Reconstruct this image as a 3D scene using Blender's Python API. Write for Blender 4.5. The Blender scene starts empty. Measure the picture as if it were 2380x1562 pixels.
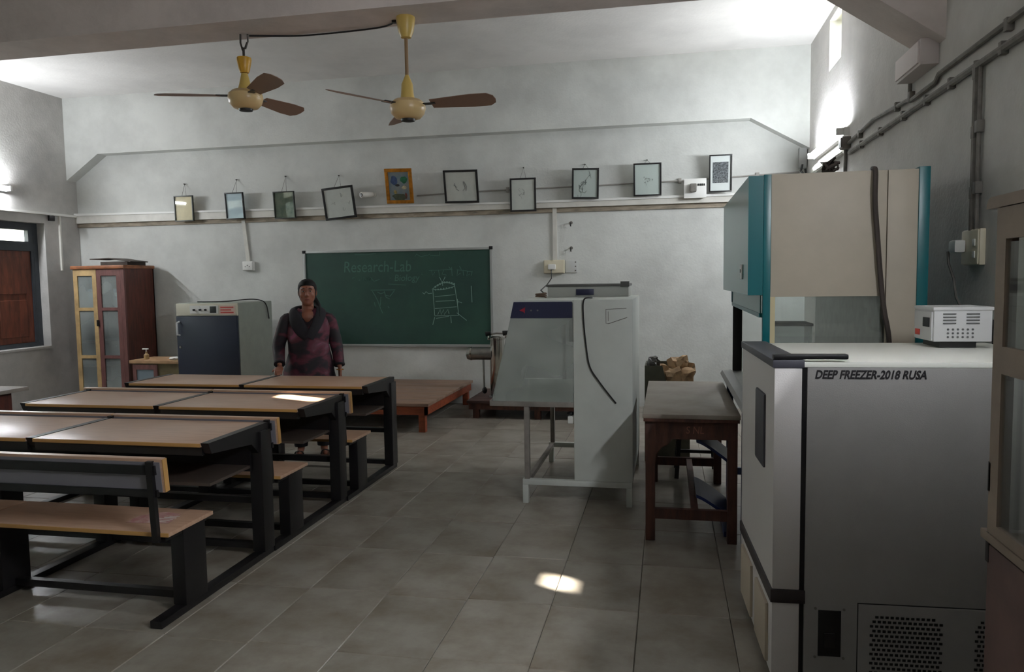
import bpy, bmesh, math, random
from mathutils import Vector, Matrix, Euler, noise
random.seed(7)
PI = math.pi
SC = bpy.context.scene
COL = SC.collection

# ------------------------------------------------------------------ camera, light, exposure
F_PX, YAW, PITCH, ROLL, CAM_H = 1757.5, .20311, .07533, -.01473, 1.55
def cam_axes():
    r = Vector((math.cos(YAW), math.sin(YAW), 0)); f = Vector((-math.sin(YAW), math.cos(YAW), 0)); u = Vector((0, 0, 1))
    f2 = f*math.cos(PITCH)-u*math.sin(PITCH); u2 = u*math.cos(PITCH)+f*math.sin(PITCH)
    return r*math.cos(ROLL)+u2*math.sin(ROLL), u2*math.cos(ROLL)-r*math.sin(ROLL), f2
CR, CU, CF = cam_axes()
cd = bpy.data.cameras.new('camera'); cam = bpy.data.objects.new('camera', cd); COL.objects.link(cam)
cam.matrix_world = Matrix(((CR.x, CU.x, -CF.x, 0), (CR.y, CU.y, -CF.y, 0), (CR.z, CU.z, -CF.z, CAM_H), (0, 0, 0, 1)))
cd.sensor_fit = 'HORIZONTAL'; cd.sensor_width = 36.0; cd.lens = 36.0*F_PX/2380; cd.clip_start = .05; cd.clip_end = 200
SC.camera = cam

SC.view_settings.view_transform = 'Standard'; SC.view_settings.look = 'None'
SC.view_settings.gamma = 1.0; SC.view_settings.use_curve_mapping = False
SC.view_settings.exposure = -0.12
SKY_STRENGTH = 24.0
SUN_STRENGTH = 200.0
TUBE_STRENGTH = 320.0
w = bpy.data.worlds.new('sky'); SC.world = w; w.use_nodes = True
bg = w.node_tree.nodes['Background']; bg.inputs[0].default_value = (.88, .94, 1.0, 1); bg.inputs[1].default_value = SKY_STRENGTH
sl = bpy.data.lights.new('sun', 'SUN'); sl.energy = SUN_STRENGTH; sl.angle = .009; sl.color = (1, .93, .82)
so = bpy.data.objects.new('sun', sl); COL.objects.link(so)
SUN_DIR = Vector((.93, -.37, -.466)).normalized()          # the way the sunlight travels
so.rotation_euler = SUN_DIR.to_track_quat('-Z', 'Y').to_euler(); so.location = (-20, 8, 12)
SC.cycles.max_bounces = 10; SC.cycles.diffuse_bounces = 6; SC.cycles.glossy_bounces = 4
SC.cycles.sample_clamp_indirect = 6.0

# ------------------------------------------------------------------ helpers
def at(x, y, Y):                                              # a point of the plane Y = const, found from the survey of the room
    d = CR*((x-1190)/F_PX) - CU*((y-781)/F_PX) + CF
    return Vector((0, 0, CAM_H)) + d*(Y/d.y)

def lin(c):
    c = c/255
    return c/12.92 if c <= .04045 else ((c+.055)/1.055)**2.4
def rgb(c): return (lin(c[0]), lin(c[1]), lin(c[2]), 1)

MATS = {}
def mat(name, color, rough=.5, metal=0, var=0, scale=8, color2=None, bump=0, bscale=60, spec=.5, emit=0, stretch=None, rand=0, trans=0, coat=0, alpha=1):
    if name in MATS: return MATS[name]
    m = bpy.data.materials.new(name); m.use_nodes = True; nt = m.node_tree; N = nt.nodes; L = nt.links
    b = N['Principled BSDF']; MATS[name] = m
    b.inputs['Roughness'].default_value = rough; b.inputs['Metallic'].default_value = metal
    b.inputs['Specular IOR Level'].default_value = spec; b.inputs['Base Color'].default_value = rgb(color)
    if trans: b.inputs['Transmission Weight'].default_value = trans
    if coat: b.inputs['Coat Weight'].default_value = coat
    if alpha < 1: b.inputs['Alpha'].default_value = alpha
    if emit:
        b.inputs['Emission Color'].default_value = rgb(color); b.inputs['Emission Strength'].default_value = emit
    tc = None
    if var or bump or color2:
        tc = N.new('ShaderNodeTexCoord'); mp = N.new('ShaderNodeMapping'); L.new(tc.outputs['Object'], mp.inputs[0])
        if stretch: mp.inputs['Scale'].default_value = stretch
    if var or color2:
        n = N.new('ShaderNodeTexNoise'); n.inputs['Scale'].default_value = scale; n.inputs['Detail'].default_value = 6
        n.inputs['Roughness'].default_value = .62; L.new(mp.outputs[0], n.inputs['Vector'])
        cr = N.new('ShaderNodeValToRGB'); L.new(n.outputs['Fac'], cr.inputs[0])
        c2 = color2 or tuple(max(0, v*(1-var)) for v in color)
        cr.color_ramp.elements[0].position = .33; cr.color_ramp.elements[0].color = rgb(c2)
        cr.color_ramp.elements[1].position = .62; cr.color_ramp.elements[1].color = rgb(color)
        last = cr.outputs[0]
        if rand:
            oi = N.new('ShaderNodeObjectInfo'); hs = N.new('ShaderNodeHueSaturation')
            mr = N.new('ShaderNodeMapRange'); mr.inputs[3].default_value = 1-rand; mr.inputs[4].default_value = 1+rand
            L.new(oi.outputs['Random'], mr.inputs[0]); L.new(mr.outputs[0], hs.inputs['Value']); L.new(last, hs.inputs['Color'])
            ad = N.new('ShaderNodeVectorMath'); ad.operation = 'ADD'; L.new(tc.outputs['Object'], ad.inputs[0])
            cx = N.new('ShaderNodeCombineXYZ'); mu = N.new('ShaderNodeMath'); mu.operation = 'MULTIPLY'; mu.inputs[1].default_value = 37
            L.new(oi.outputs['Random'], mu.inputs[0]); L.new(mu.outputs[0], cx.inputs[0]); L.new(mu.outputs[0], cx.inputs[1])
            L.new(cx.outputs[0], ad.inputs[1]); L.new(ad.outputs[0], mp.inputs[0]); last = hs.outputs[0]
        L.new(last, b.inputs['Base Color'])
        if emit: L.new(last, b.inputs['Emission Color'])
    if bump:
        n2 = N.new('ShaderNodeTexNoise'); n2.inputs['Scale'].default_value = bscale; n2.inputs['Detail'].default_value = 4
        L.new(mp.outputs[0], n2.inputs['Vector']); bp = N.new('ShaderNodeBump'); bp.inputs['Strength'].default_value = bump; bp.inputs['Distance'].default_value = .01
        L.new(n2.outputs['Fac'], bp.inputs['Height']); L.new(bp.outputs[0], b.inputs['Normal'])
    return m

def glass(name, tint=(250, 252, 251), rough=.03, haze=.06):
    if name in MATS: return MATS[name]
    m = bpy.data.materials.new(name); m.use_nodes = True; nt = m.node_tree; N = nt.nodes; L = nt.links; N.clear()
    out = N.new('ShaderNodeOutputMaterial'); tr = N.new('ShaderNodeBsdfTransparent'); tr.inputs[0].default_value = rgb(tint)
    gl = N.new('ShaderNodeBsdfGlossy'); gl.inputs['Roughness'].default_value = rough
    lw = N.new('ShaderNodeLayerWeight'); pw = N.new('ShaderNodeMath'); pw.operation = 'POWER'; pw.inputs[1].default_value = 4.5; L.new(lw.outputs['Facing'], pw.inputs[0])
    fr = N.new('ShaderNodeMapRange'); fr.inputs[3].default_value = .035; fr.inputs[4].default_value = .9; L.new(pw.outputs[0], fr.inputs[0])
    mx = N.new('ShaderNodeMixShader'); L.new(fr.outputs[0], mx.inputs[0]); L.new(tr.outputs[0], mx.inputs[1]); L.new(gl.outputs[0], mx.inputs[2])
    df = N.new('ShaderNodeBsdfDiffuse'); df.inputs[0].default_value = rgb((190, 195, 190))
    nz = N.new('ShaderNodeTexNoise'); nz.inputs['Scale'].default_value = 1.6; tc = N.new('ShaderNodeTexCoord'); L.new(tc.outputs['Object'], nz.inputs['Vector'])
    mr = N.new('ShaderNodeMapRange'); mr.inputs[1].default_value = .3; mr.inputs[2].default_value = .75; mr.inputs[3].default_value = haze*.35; mr.inputs[4].default_value = haze*1.6
    L.new(nz.outputs['Fac'], mr.inputs[0])
    m2 = N.new('ShaderNodeMixShader'); L.new(mr.outputs[0], m2.inputs[0]); L.new(mx.outputs[0], m2.inputs[1]); L.new(df.outputs[0], m2.inputs[2])
    L.new(m2.outputs[0], out.inputs[0]); MATS[name] = m
    return m

class MB:
    def __init__(s): s.bm = bmesh.new()
    def box(s, lo, hi, bev=0, mtx=None):
        lo = Vector(lo); hi = Vector(hi); c = (lo+hi)/2; d = hi-lo
        M = Matrix.Translation(c) @ Matrix.Diagonal((d.x, d.y, d.z, 1))
        if mtx: M = mtx @ M
        r = bmesh.ops.create_cube(s.bm, size=1, matrix=M)
        if bev:
            es = {e for v in r['verts'] for e in v.link_edges}
            bmesh.ops.bevel(s.bm, geom=list(es), offset=bev, segments=2, affect='EDGES', profile=.6)
        return s
    def frame(s, axis, d0, d1, a0, a1, z0, z1, w, wt=None, wb=None, bars=(), bev=0):
        wt = wt or w; wb = wb or w                            # upright frame: two stiles, rails fitted between them
        def bx(p0, p1, q0, q1):
            lo, hi = ((d0, p0, q0), (d1, p1, q1)) if axis == 'x' else ((p0, d0, q0), (p1, d1, q1)); s.box(lo, hi, bev)
        bx(a0, a0+w, z0, z1); bx(a1-w, a1, z0, z1); bx(a0+w, a1-w, z1-wt, z1); bx(a0+w, a1-w, z0, z0+wb)
        for b0, b1 in bars: bx(a0+w, a1-w, b0, b1)
        return s
    def bar(s, p, q, w, h, up=(0, 0, 1), bev=0):
        p = Vector(p); q = Vector(q); z = (q-p); l = z.length; z.normalize(); u = Vector(up)
        if abs(z.dot(u)) > .98: u = Vector((0, 1, 0))
        x = u.cross(z).normalized(); y = z.cross(x)
        M = Matrix(((x.x, y.x, z.x, 0), (x.y, y.y, z.y, 0), (x.z, y.z, z.z, 0), (0, 0, 0, 1))); M.translation = (p+q)/2
        return s.box((-w/2, -h/2, -l/2), (w/2, h/2, l/2), bev, M)
    def tube(s, pts, r, seg=8, flat=None):
        P = [Vector(p) for p in pts]; n = len(P); rings = []
        R = r if isinstance(r, (list, tuple)) else [r]*n
        t0 = (P[1]-P[0]).normalized(); u = t0.orthogonal().normalized()
        if flat: u = (Vector(flat)-t0*Vector(flat).dot(t0)).normalized()
        for i in range(n):
            t = (P[min(i+1, n-1)]-P[max(i-1, 0)]).normalized()
            u = (u-t*u.dot(t)).normalized(); v = t.cross(u)
            rr = R[i]; ra, rb = rr if isinstance(rr, tuple) else (rr, rr)
            rings.append([s.bm.verts.new(P[i]+u*ra*math.cos(2*PI*k/seg)+v*rb*math.sin(2*PI*k/seg)) for k in range(seg)])
        s.loft(rings); return s
    def loft(s, rings, cap=True):
        n = len(rings[0])
        for a, b in zip(rings, rings[1:]):
            for k in range(n): s.bm.faces.new((a[k], a[(k+1) % n], b[(k+1) % n], b[k]))
        if cap: s.bm.faces.new(rings[0][::-1]); s.bm.faces.new(rings[-1])
    def lathe(s, prof, c=(0, 0, 0), seg=24, axis='z'):
        c = Vector(c); rings = []
        for r, h in prof:
            ring = []
            for k in range(seg):
                a = 2*PI*k/seg; x, y = max(r, .0004)*math.cos(a), max(r, .0004)*math.sin(a)
                p = {'z': (x, y, h), 'x': (h, x, y), 'y': (y, h, x)}[axis]
                ring.append(s.bm.verts.new(c+Vector(p)))
            rings.append(ring)
        s.loft(rings); return s
    def cyl(s, p, q, r, seg=12): return s.tube([p, q], r, seg)
    def prism(s, pts, axis, lo, hi):                         # polygon extruded along an axis
        def mk(a, b, h): return {'x': (h, a, b), 'y': (a, h, b), 'z': (a, b, h)}[axis]
        A = [s.bm.verts.new(mk(a, b, lo)) for a, b in pts]; B = [s.bm.verts.new(mk(a, b, hi)) for a, b in pts]
        s.loft([A, B]); return s
    def ellipsoid(s, c, r, seg=16, rings=10):
        bmesh.ops.create_uvsphere(s.bm, u_segments=seg, v_segments=rings, radius=1, matrix=Matrix.Translation(Vector(c)) @ Matrix.Diagonal((r[0], r[1], r[2], 1))); return s

def soft(pts, n=6):                                            # smooth a hanging cord through its points
    P = [Vector(p) for p in pts]; P = [P[0]*2-P[1]]+P+[P[-1]*2-P[-2]]; out = []
    for i in range(1, len(P)-2):
        for k in range(n):
            t = k/n; a, b, c, d = P[i-1:i+3]
            out.append(.5*((2*b)+(c-a)*t+(2*a-5*b+4*c-d)*t*t+(3*b-a-3*c+d)*t**3))
    return out+[P[-2]]
def shift(o): return Vector(o.get('_w', (0, 0, 0)))
def link_mesh(name, me, m, parent=None):
    o = bpy.data.objects.new(name, me); COL.objects.link(o)
    if m: me.materials.append(m)
    if parent is not None:
        o.parent = parent; o['_w'] = parent.get('_w', (0, 0, 0))
    return o
def part(name, mb, m, parent=None, smooth=True, label=None):
    bm = mb.bm
    if parent is not None: bmesh.ops.translate(bm, verts=bm.verts, vec=-shift(parent))
    bmesh.ops.recalc_face_normals(bm, faces=bm.faces)
    me = bpy.data.meshes.new(name); bm.to_mesh(me); bm.free()
    if smooth: me.shade_smooth(); me.set_sharp_from_angle(angle=math.radians(38))
    o = link_mesh(name, me, m, parent)
    if label: o['label'] = label
    return o
def thing(name, label, cat, loc=(0, 0, 0), rot=0, group=None, local=False, kind=None, rotv=None):
    o = bpy.data.objects.new(name, None); COL.objects.link(o); o.location = loc
    o.rotation_euler = rotv or (0, 0, rot); o.empty_display_size = .1
    o['_w'] = (0, 0, 0) if local else tuple(loc)
    return tag(o, label, cat, group, kind)
def tag(o, label, cat, group=None, kind=None):
    if label: o['label'] = label
    if cat: o['category'] = cat
    if group: o['group'] = group
    if kind: o['kind'] = kind
    return o
def struct(name, mb, m, parent=None, smooth=False):
    o = part(name, mb, m, parent, smooth)
    if parent is None: o['kind'] = 'structure'
    return o
def text_part(name, body, size, m, parent, loc, rot, extrude=.0006, shear=0, width=None, label=None, bold=0):
    cu = bpy.data.curves.new(name, 'FONT'); cu.body = body; cu.size = size; cu.extrude = extrude; cu.shear = shear; cu.resolution_u = 3; cu.offset = bold
    cu.align_x = 'LEFT'; t = bpy.data.objects.new(name, cu); COL.objects.link(t)
    bpy.context.view_layer.update()
    me = bpy.data.meshes.new_from_object(t.evaluated_get(bpy.context.evaluated_depsgraph_get()))
    bpy.data.objects.remove(t); bpy.data.curves.remove(cu)
    if width:
        xs = [v.co.x for v in me.vertices]; k = width/(max(xs)-min(xs))
        for v in me.vertices: v.co.x *= k
    M = Matrix.Translation(Vector(loc)-shift(parent)) @ Euler(rot).to_matrix().to_4x4()
    me.transform(M); me.materials.clear()
    o = link_mesh(name, me, m, parent)
    if label: o['label'] = label
    return o
def copy_tree(o, parent=None):
    c = o.copy(); COL.objects.link(c)
    if parent is not None: c.parent = parent
    for ch in list(o.children): copy_tree(ch, c)
    return c

# ------------------------------------------------------------------ materials
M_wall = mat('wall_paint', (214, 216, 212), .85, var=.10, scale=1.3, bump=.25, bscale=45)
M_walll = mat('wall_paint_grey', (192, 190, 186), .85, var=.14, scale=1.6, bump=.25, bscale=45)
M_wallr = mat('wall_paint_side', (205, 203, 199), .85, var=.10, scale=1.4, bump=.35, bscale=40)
M_ceil = mat('ceiling_paint', (222, 220, 217), .9, var=.07, scale=1.2, bump=.2, bscale=35)
M_beam = mat('beam_paint', (214, 203, 198), .9, var=.10, scale=2, bump=.2, bscale=40)
M_grout = mat('tile_joint', (112, 105, 94), .9)
M_tile = mat('stone_tile', (152, 147, 137), .34, var=.2, scale=3.2, color2=(118, 108, 95), rand=.09, bump=.04, bscale=30)
M_dark = mat('black_metal', (20, 18, 20), .42, var=.2, scale=20)
M_lam = mat('desk_laminate', (192, 158, 134), .31, var=.1, scale=5, color2=(178, 143, 119), stretch=(1, 8, 8))
M_edge = mat('laminate_edge', (186, 142, 84), .5)
M_redwood = mat('red_wood', (92, 42, 30), .45, var=.4, scale=4, stretch=(6, 6, .8))
M_oldwood = mat('old_wood', (88, 54, 42), .6, var=.35, scale=5, stretch=(5, 5, 1), bump=.1)
M_orange = mat('platform_wood', (150, 74, 44), .5, var=.25, scale=5, stretch=(1, 6, 6))
M_white = mat('white_plastic', (226, 226, 222), .45)
M_pvc = mat('pvc_trunking', (214, 212, 204), .5, var=.06, scale=6)
M_cream = mat('cream_plastic', (214, 206, 182), .45)
M_chrome = mat('steel_polished', (200, 198, 192), .16, metal=1)
M_steel = mat('brushed_steel', (160, 160, 156), .38, metal=1, var=.1, scale=14)
M_black = mat('black_plastic', (18, 18, 20), .4)
M_rubber = mat('black_cable', (26, 25, 26), .6)
M_glass = glass('clear_glass')
M_pglass = glass('picture_glass', haze=.012)
M_dusty = glass('dusty_glass', haze=.46)
M_grey = mat('conduit_grey', (118, 114, 108), .6, var=.2, scale=12)

# ------------------------------------------------------------------ room
XL, XR, YB, YF, ZC = -7.95, 1.53, 9.10, -3.6, 4.05
def wall_with_holes(mb, fixed, thick, a0, a1, z0, z1, holes, axis='x'):
    A = sorted({a0, a1, *[v for h in holes for v in h[:2]]}); Z = sorted({z0, z1, *[v for h in holes for v in h[2:]]})
    for i in range(len(A)-1):
        for j in range(len(Z)-1):
            am = (A[i]+A[i+1])/2; zm = (Z[j]+Z[j+1])/2
            if any(h[0] < am < h[1] and h[2] < zm < h[3] for h in holes): continue
            lo = [fixed, A[i], Z[j]]; hi = [fixed+thick, A[i+1], Z[j+1]]
            if axis == 'y': lo[0], lo[1] = lo[1], lo[0]; hi[0], hi[1] = hi[1], hi[0]
            mb.box(lo, hi)
floor = struct('floor', MB().box((XL-.3, YF-.3, -.25), (XR+.3, YB+.3, -.014)), M_grout)
floor['_w'] = (0, 0, 0)
tx0, ty0, TW, TL = -.13, 3.45, .411, .582
tiles = []
i0, i1 = -20, 5
for i in range(i0, i1):
    off = .012*math.sin(i*2.7)
    for j in range(-13, 11):
        a, b = tx0+i*TW, tx0+(i+1)*TW; c, d = ty0+j*TL+off, ty0+(j+1)*TL+off
        a, b, c, d = max(a, XL), min(b, XR), max(c, YF), min(d, YB)
        if b-a > .03 and d-c > .03: tiles.append((a, b, c, d))
def tile_rank(t):
    x, y = (t[0]+t[1])/2, (t[2]+t[3])/2; v = Vector((x, y, -CAM_H)); zz = v.dot(CF)
    if zz < .5: return 99
    px, py = 1190+F_PX*v.dot(CR)/zz, 781-F_PX*v.dot(CU)/zz
    inside = -150 < px < 2480 and py < 1720
    return zz if inside else 90+zz
tiles.sort(key=tile_rank)
g = .0009
tm = MB().box((-TW/2+g, -TL/2+g, -.02), (TW/2-g, TL/2-g, 0)).bm
tb = bmesh.ops.bevel(tm, geom=[e for e in tm.edges if all(v.co.z > -.001 for v in e.verts)], offset=.003, segments=1, affect='EDGES')
bmesh.ops.recalc_face_normals(tm, faces=tm.faces)
tile_me = bpy.data.meshes.new('tile'); tm.to_mesh(tile_me); tm.free(); tile_me.materials.append(M_tile)
rest = MB()
for n, (a, b, c, d) in enumerate(tiles):
    full = abs(b-a-TW) < .01 and abs(d-c-TL) < .01
    if n < 295:
        o = bpy.data.objects.new('tile', tile_me); COL.objects.link(o); o.parent = floor
        o.location = ((a+b)/2, (c+d)/2, random.uniform(-.0008, .0006)); o.rotation_euler = (random.uniform(-.0012, .0012), random.uniform(-.0012, .0012), 0)
        if not full: o.scale = ((b-a)/TW, (d-c)/TL, 1)
    else: rest.box((a+g, c+g, -.02), (b-g, d-g, 0), .002)
if len(rest.bm.verts):
    o = part('tile_remainder', rest, M_tile, floor, smooth=False); o['kind'] = 'stuff'

struct('wall_back', MB().box((XL-.3, YB, -.2), (XR+.3, YB+.25, ZC+.2)), M_wall)
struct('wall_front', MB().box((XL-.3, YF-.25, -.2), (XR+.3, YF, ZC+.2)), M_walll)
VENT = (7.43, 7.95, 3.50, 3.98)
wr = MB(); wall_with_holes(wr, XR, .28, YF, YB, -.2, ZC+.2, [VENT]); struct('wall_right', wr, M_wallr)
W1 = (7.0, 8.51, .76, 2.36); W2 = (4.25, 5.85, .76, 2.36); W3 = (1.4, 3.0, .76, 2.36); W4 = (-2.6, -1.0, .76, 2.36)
VS = [(6.60, 6.84, 3.69, 3.86), (6.87, 7.09, 3.41, 3.70)]      # two unseen openings, placed and sized to throw the sun patches
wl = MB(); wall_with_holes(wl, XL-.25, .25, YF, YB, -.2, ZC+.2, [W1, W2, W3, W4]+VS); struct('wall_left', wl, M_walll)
struct('ceiling', MB().box((XL-.3, YF-.3, ZC), (XR+.3, YB+.3, ZC+.2)), M_ceil)
# beams with haunched ends
def beam(name, y0, y1, zb, hl, hr, zl, zr, m):
    pts = [(XL, ZC), (XL, zl), (XL+hl, zb), (XR-hr, zb), (XR, zr), (XR, ZC)]
    return struct(name, MB().prism(pts, 'y', y0, y1), m)
beam('trim_1', 4.76, 5.13, 3.31, .62, .66, 2.93, 2.86, M_beam)
beam('trim_2', 8.93, YB, 3.295, .50, .62, 2.96, 2.94, M_wall)
beam('trim_3', .55, .92, 3.31, .62, .66, 2.93, 2.93, M_beam)
M_stain = mat('stained_batten', (168, 156, 138), .8, var=.3, scale=9, stretch=(.6, 3, 3))
struct('trim_4', MB().box((XL, 9.078, 2.338), (.9, YB, 2.392)), M_stain)
# outside: ground and an unseen wall added to keep the low sun off the windows
struct('ground', MB().box((-45, -45, -.7), (45, 55, -.45)), mat('outside_soil', (120, 116, 92), .9, var=.2, scale=.6))
struct('wall_sun_block', MB().box((-14.4, -20, -.45), (-14, 40, 5.55)), mat('sun_block_paint', (226, 222, 206), .9, var=.15, scale=.8))

# windows
M_wframe = mat('window_frame_paint', (52, 58, 64), .5, var=.15, scale=8)
M_shut = mat('shutter_wood', (108, 58, 40), .5, var=.35, scale=5, stretch=(4, 4, .7))
M_frost = glass('frosted_glass', tint=(225, 235, 238), rough=.2, haze=.35)
def left_window(name, y0, y1, z0, z1, closed, sill=True):
    root = thing(name, None, None, (XL-.16, (y0+y1)/2, z0), kind='structure')
    xf0, xf1 = XL-.20, XL-.12; fw = .07; zt = z1-.36
    ym = (y0+y1)/2; f = MB().frame('x', xf0, xf1, y0, y1, z0, z1, fw, .075, .06, [(zt, zt+.10)])
    f.box((xf0+.002, ym-.03, z0+.06), (xf1-.002, ym+.03, zt)).box((xf0+.002, ym-.03, zt+.10), (xf1-.002, ym+.03, z1-.075)).box((xf0+.002, y1-fw*1.6, z0+.06), (xf1-.002, y1-fw, zt)).box((xf0+.002, y1-fw*1.6, zt+.10), (xf1-.002, y1-fw, z1-.075))
    part('window_frame', f, M_wframe, root, smooth=False)
    for a, b in ((y0+fw, ym-.03), (ym+.03, y1-fw*1.6)):
        p = MB().box((XL-.17, a+.02, zt+.11), (XL-.165, b-.02, z1-.08)); part('transom_pane', p, M_glass, root, smooth=False)
        s_ = MB()
        s_.frame('x', XL-.175, XL-.115, a, b, zt+.09, z1-.065, .04, .03, .03)
        part('transom_sash', s_, M_wframe, root, smooth=False)
        if closed:
            sh = MB().box((XL-.18, a, z0+.06), (XL-.14, b, zt), .006)
            so_ = part('shutter', sh, M_shut, root, smooth=False)
            for k in range(2):
                zz = z0+.14+k*(zt-z0-.14)/2
                part('shutter_panel', MB().box((XL-.14, a+.10, zz), (XL-.128, b-.10, zz+(zt-z0-.3)/2), .006), M_shut, so_, smooth=False)
        else:
            part('window_pane', MB().box((XL-.165, a, z0+.06), (XL-.16, b, zt)), M_frost, root, smooth=False)
            gb = MB()
            for k in range(1, 6):
                y = a+(b-a)*k/6; gb.cyl((XL-.10, y, z0), (XL-.10, y, z1), .006, 6)
            part('window_grille', gb, M_wframe, root)
    if sill: part('window_sill', MB().box((XL-.24, y0, z0-.03), (XL+.02, y1-.02, z0+.004), .004), mat('sill_stone', (170, 168, 164), .5, var=.1), root, smooth=False)
    return root
left_window('window_1', *W1, True); left_window('window_2', *W2, False); left_window('window_3', *W3, False); left_window('window_5', *W4, False)
v = thing('window_4', None, None, (XR+.14, 7.69, 3.5), kind='structure')
part('window_frame', MB().frame('x', XR+.20, XR+.23, VENT[0], VENT[1], VENT[2], VENT[3], .03), M_pvc, v, smooth=False)
part('window_pane', MB().box((XR+.213, VENT[0]+.03, VENT[2]+.03), (XR+.217, VENT[1]-.03, VENT[3]-.03)), M_pglass, v, smooth=False)

# ------------------------------------------------------------------ tube lights, conduits, trunking
M_tube = mat('tube_glow', (246, 250, 255), .5, emit=TUBE_STRENGTH)
def tube_light(label, x, sx, y0, y1, z, n=1):
    t = thing('tube_light', label, 'lamp', (x, (y0+y1)/2, z), group=None)
    part('batten', MB().box((x-.0*sx, y0, z-.035), (x+sx*.045, y1, z+.035), .004), M_white, t)
    for y in (y0+.02, y1-.02): part('lamp_holder', MB().box((x+sx*.045, y-.015, z-.03), (x+sx*.105, y+.015, z+.03), .004), M_white, t)
    for k in range(n): part('tube', MB().cyl((x+sx*.085, y0+.035, z+.06*k), (x+sx*.085, y1-.035, z+.06*k), .016, 12), M_tube, t)
tube_light('lit fluorescent tube on a batten high on the wall beyond the teal cabinet', XR, -1, 7.05, 8.45, 2.775)
tube_light('lit fluorescent tube above the shuttered window', XL, 1, 6.55, 7.95, 2.74)

tube_light('lit twin fluorescent tubes high on the wall above the brown glass cupboard', XR, -1, .62, 1.82, 2.62, 2)

def conduit(label, pts, r, clips=(), m=M_grey, cat='pipe', name='conduit'):
    t = thing(name, label, cat, pts[0])
    part('pipe', MB().tube(pts, r, 8), m, t)
    for c in clips: part('clip', MB().box((c[0]-.016, c[1]-.018, c[2]-.030), (min(c[0]+.02, XR), min(c[1]+.018, YB-.002), c[2]+.030), .003), m, t)
    return t
cx = XR-.018
conduit('upper grey conduit pipe running along the wall under the white wall box', [(cx, 7.0, 2.66), (cx, 6.2, 2.70), (cx, 5.36, 2.655), (cx, 5.30, 2.64), (cx, 4.85, 2.645), (cx, 4.80, 2.675), (cx, 2.2, 2.68)], .015, [(cx, y, 2.665) for y in (6.6, 5.6, 5.3, 3.9)])
conduit('lower grey conduit pipe with clips running down to the dark junction box', [(cx, 6.95, 2.575), (cx, 2.2, 2.575)], .019, [(cx, y, 2.575) for y in (6.55, 6.0, 5.45, 5.0, 4.6, 3.95)])
conduit('short pipe dropping from the white wall box to the upper conduit', [(cx, 5.33, 2.78), (cx, 5.33, 2.65)], .013)
conduit('vertical grey conduit dropping to the switch board by the cupboard', [(cx, 4.25, 2.60), (cx, 4.25, 1.74)], .017, [(cx, 4.25, z) for z in (2.54, 2.25, 1.95)])
conduit('thin vertical pipe beside the thicker conduit above the switch board', [(cx, 4.20, 2.56), (cx, 4.20, 1.74)], .011, [(cx, 4.20, 2.27), (cx, 4.2, 1.97)])
conduit('vertical pipe going down behind the teal cabinet from the junction box', [(cx, 7.1, 2.66), (cx, 7.1, 2.2)], .016)
j = thing('junction_box', 'dark junction box at the end of the glowing tube', 'box', (XR-.05, 7.05, 2.62))
part('body', MB().box((XR-.07, 6.98, 2.62), (XR, 7.10, 2.72), .008), M_grey, j); part('lid', MB().box((XR-.08, 6.99, 2.63), (XR-.07, 7.09, 2.71), .003), mat('junction_lid', (86, 82, 78), .6), j)
j = thing('cable_trunking', 'short dirty white trunking under the glowing tube', 'trunking', (XR-.03, 7.7, 2.62))
part('channel', MB().box((XR-.035, 7.14, 2.60), (XR, 8.6, 2.68), .003), M_pvc, j); part('cover', MB().box((XR-.042, 7.14, 2.615), (XR-.035, 8.6, 2.665), .002), M_pvc, j)
j = thing('corner_junction_box', 'small grey box with dark wires in the corner below the beam', 'box', (1.47, 9.05, 2.72))
part('body', MB().box((1.44, 9.02, 2.74), (1.52, YB, 2.96), .006), mat('corner_box', (176, 178, 176), .6), j)
part('wire', MB().tube([(1.47, 9.0, 2.77), (1.45, 8.98, 2.70), (1.49, 8.97, 2.65), (1.46, 8.96, 2.60), (1.51, 8.97, 2.62), (1.5, 9.0, 2.72)], .012, 6), M_black, j)
b = thing('wall_box', 'white metal box high on the wall just below the beam', 'box', (XR-.05, 5.1, 2.75))
part('body', MB().box((XR-.10, 4.86, 2.75), (XR, 5.33, 2.90), .006), mat('wall_box_paint', (205, 196, 194), .5), b)
part('cover', MB().box((XR-.112, 4.875, 2.765), (XR-.10, 5.315, 2.888), .004), mat('wall_box_cover', (222, 212, 210), .5), b)
b = thing('switch_board', 'cream switch board with a white plug beside the cupboard', 'switch', (XR-.03, 4.22, 1.68))
part('back_box', MB().box((XR-.028, 4.12, 1.585), (XR, 4.34, 1.765), .006), M_cream, b)
part('cover', MB().box((XR-.036, 4.125, 1.59), (XR-.028, 4.335, 1.76), .004), M_cream, b)
for k in range(2): part('switch', MB().box((XR-.042, 4.15, 1.62+k*.06), (XR-.036, 4.18, 1.655+k*.06), .003), M_white, b)
part('plug', MB().box((XR-.09, 4.27, 1.65), (XR-.036, 4.36, 1.715), .012), M_white, b)
part('plug_cable', MB().tube([(XR-.09, 4.36, 1.66), (XR-.085, 4.365, 1.60), (XR-.06, 4.36, 1.52), (XR-.055, 4.33, 1.42), (XR-.03, 4.28, 1.33), (XR-.03, 4.26, 1.28)], .0065, 6), M_grey, b)

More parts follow.
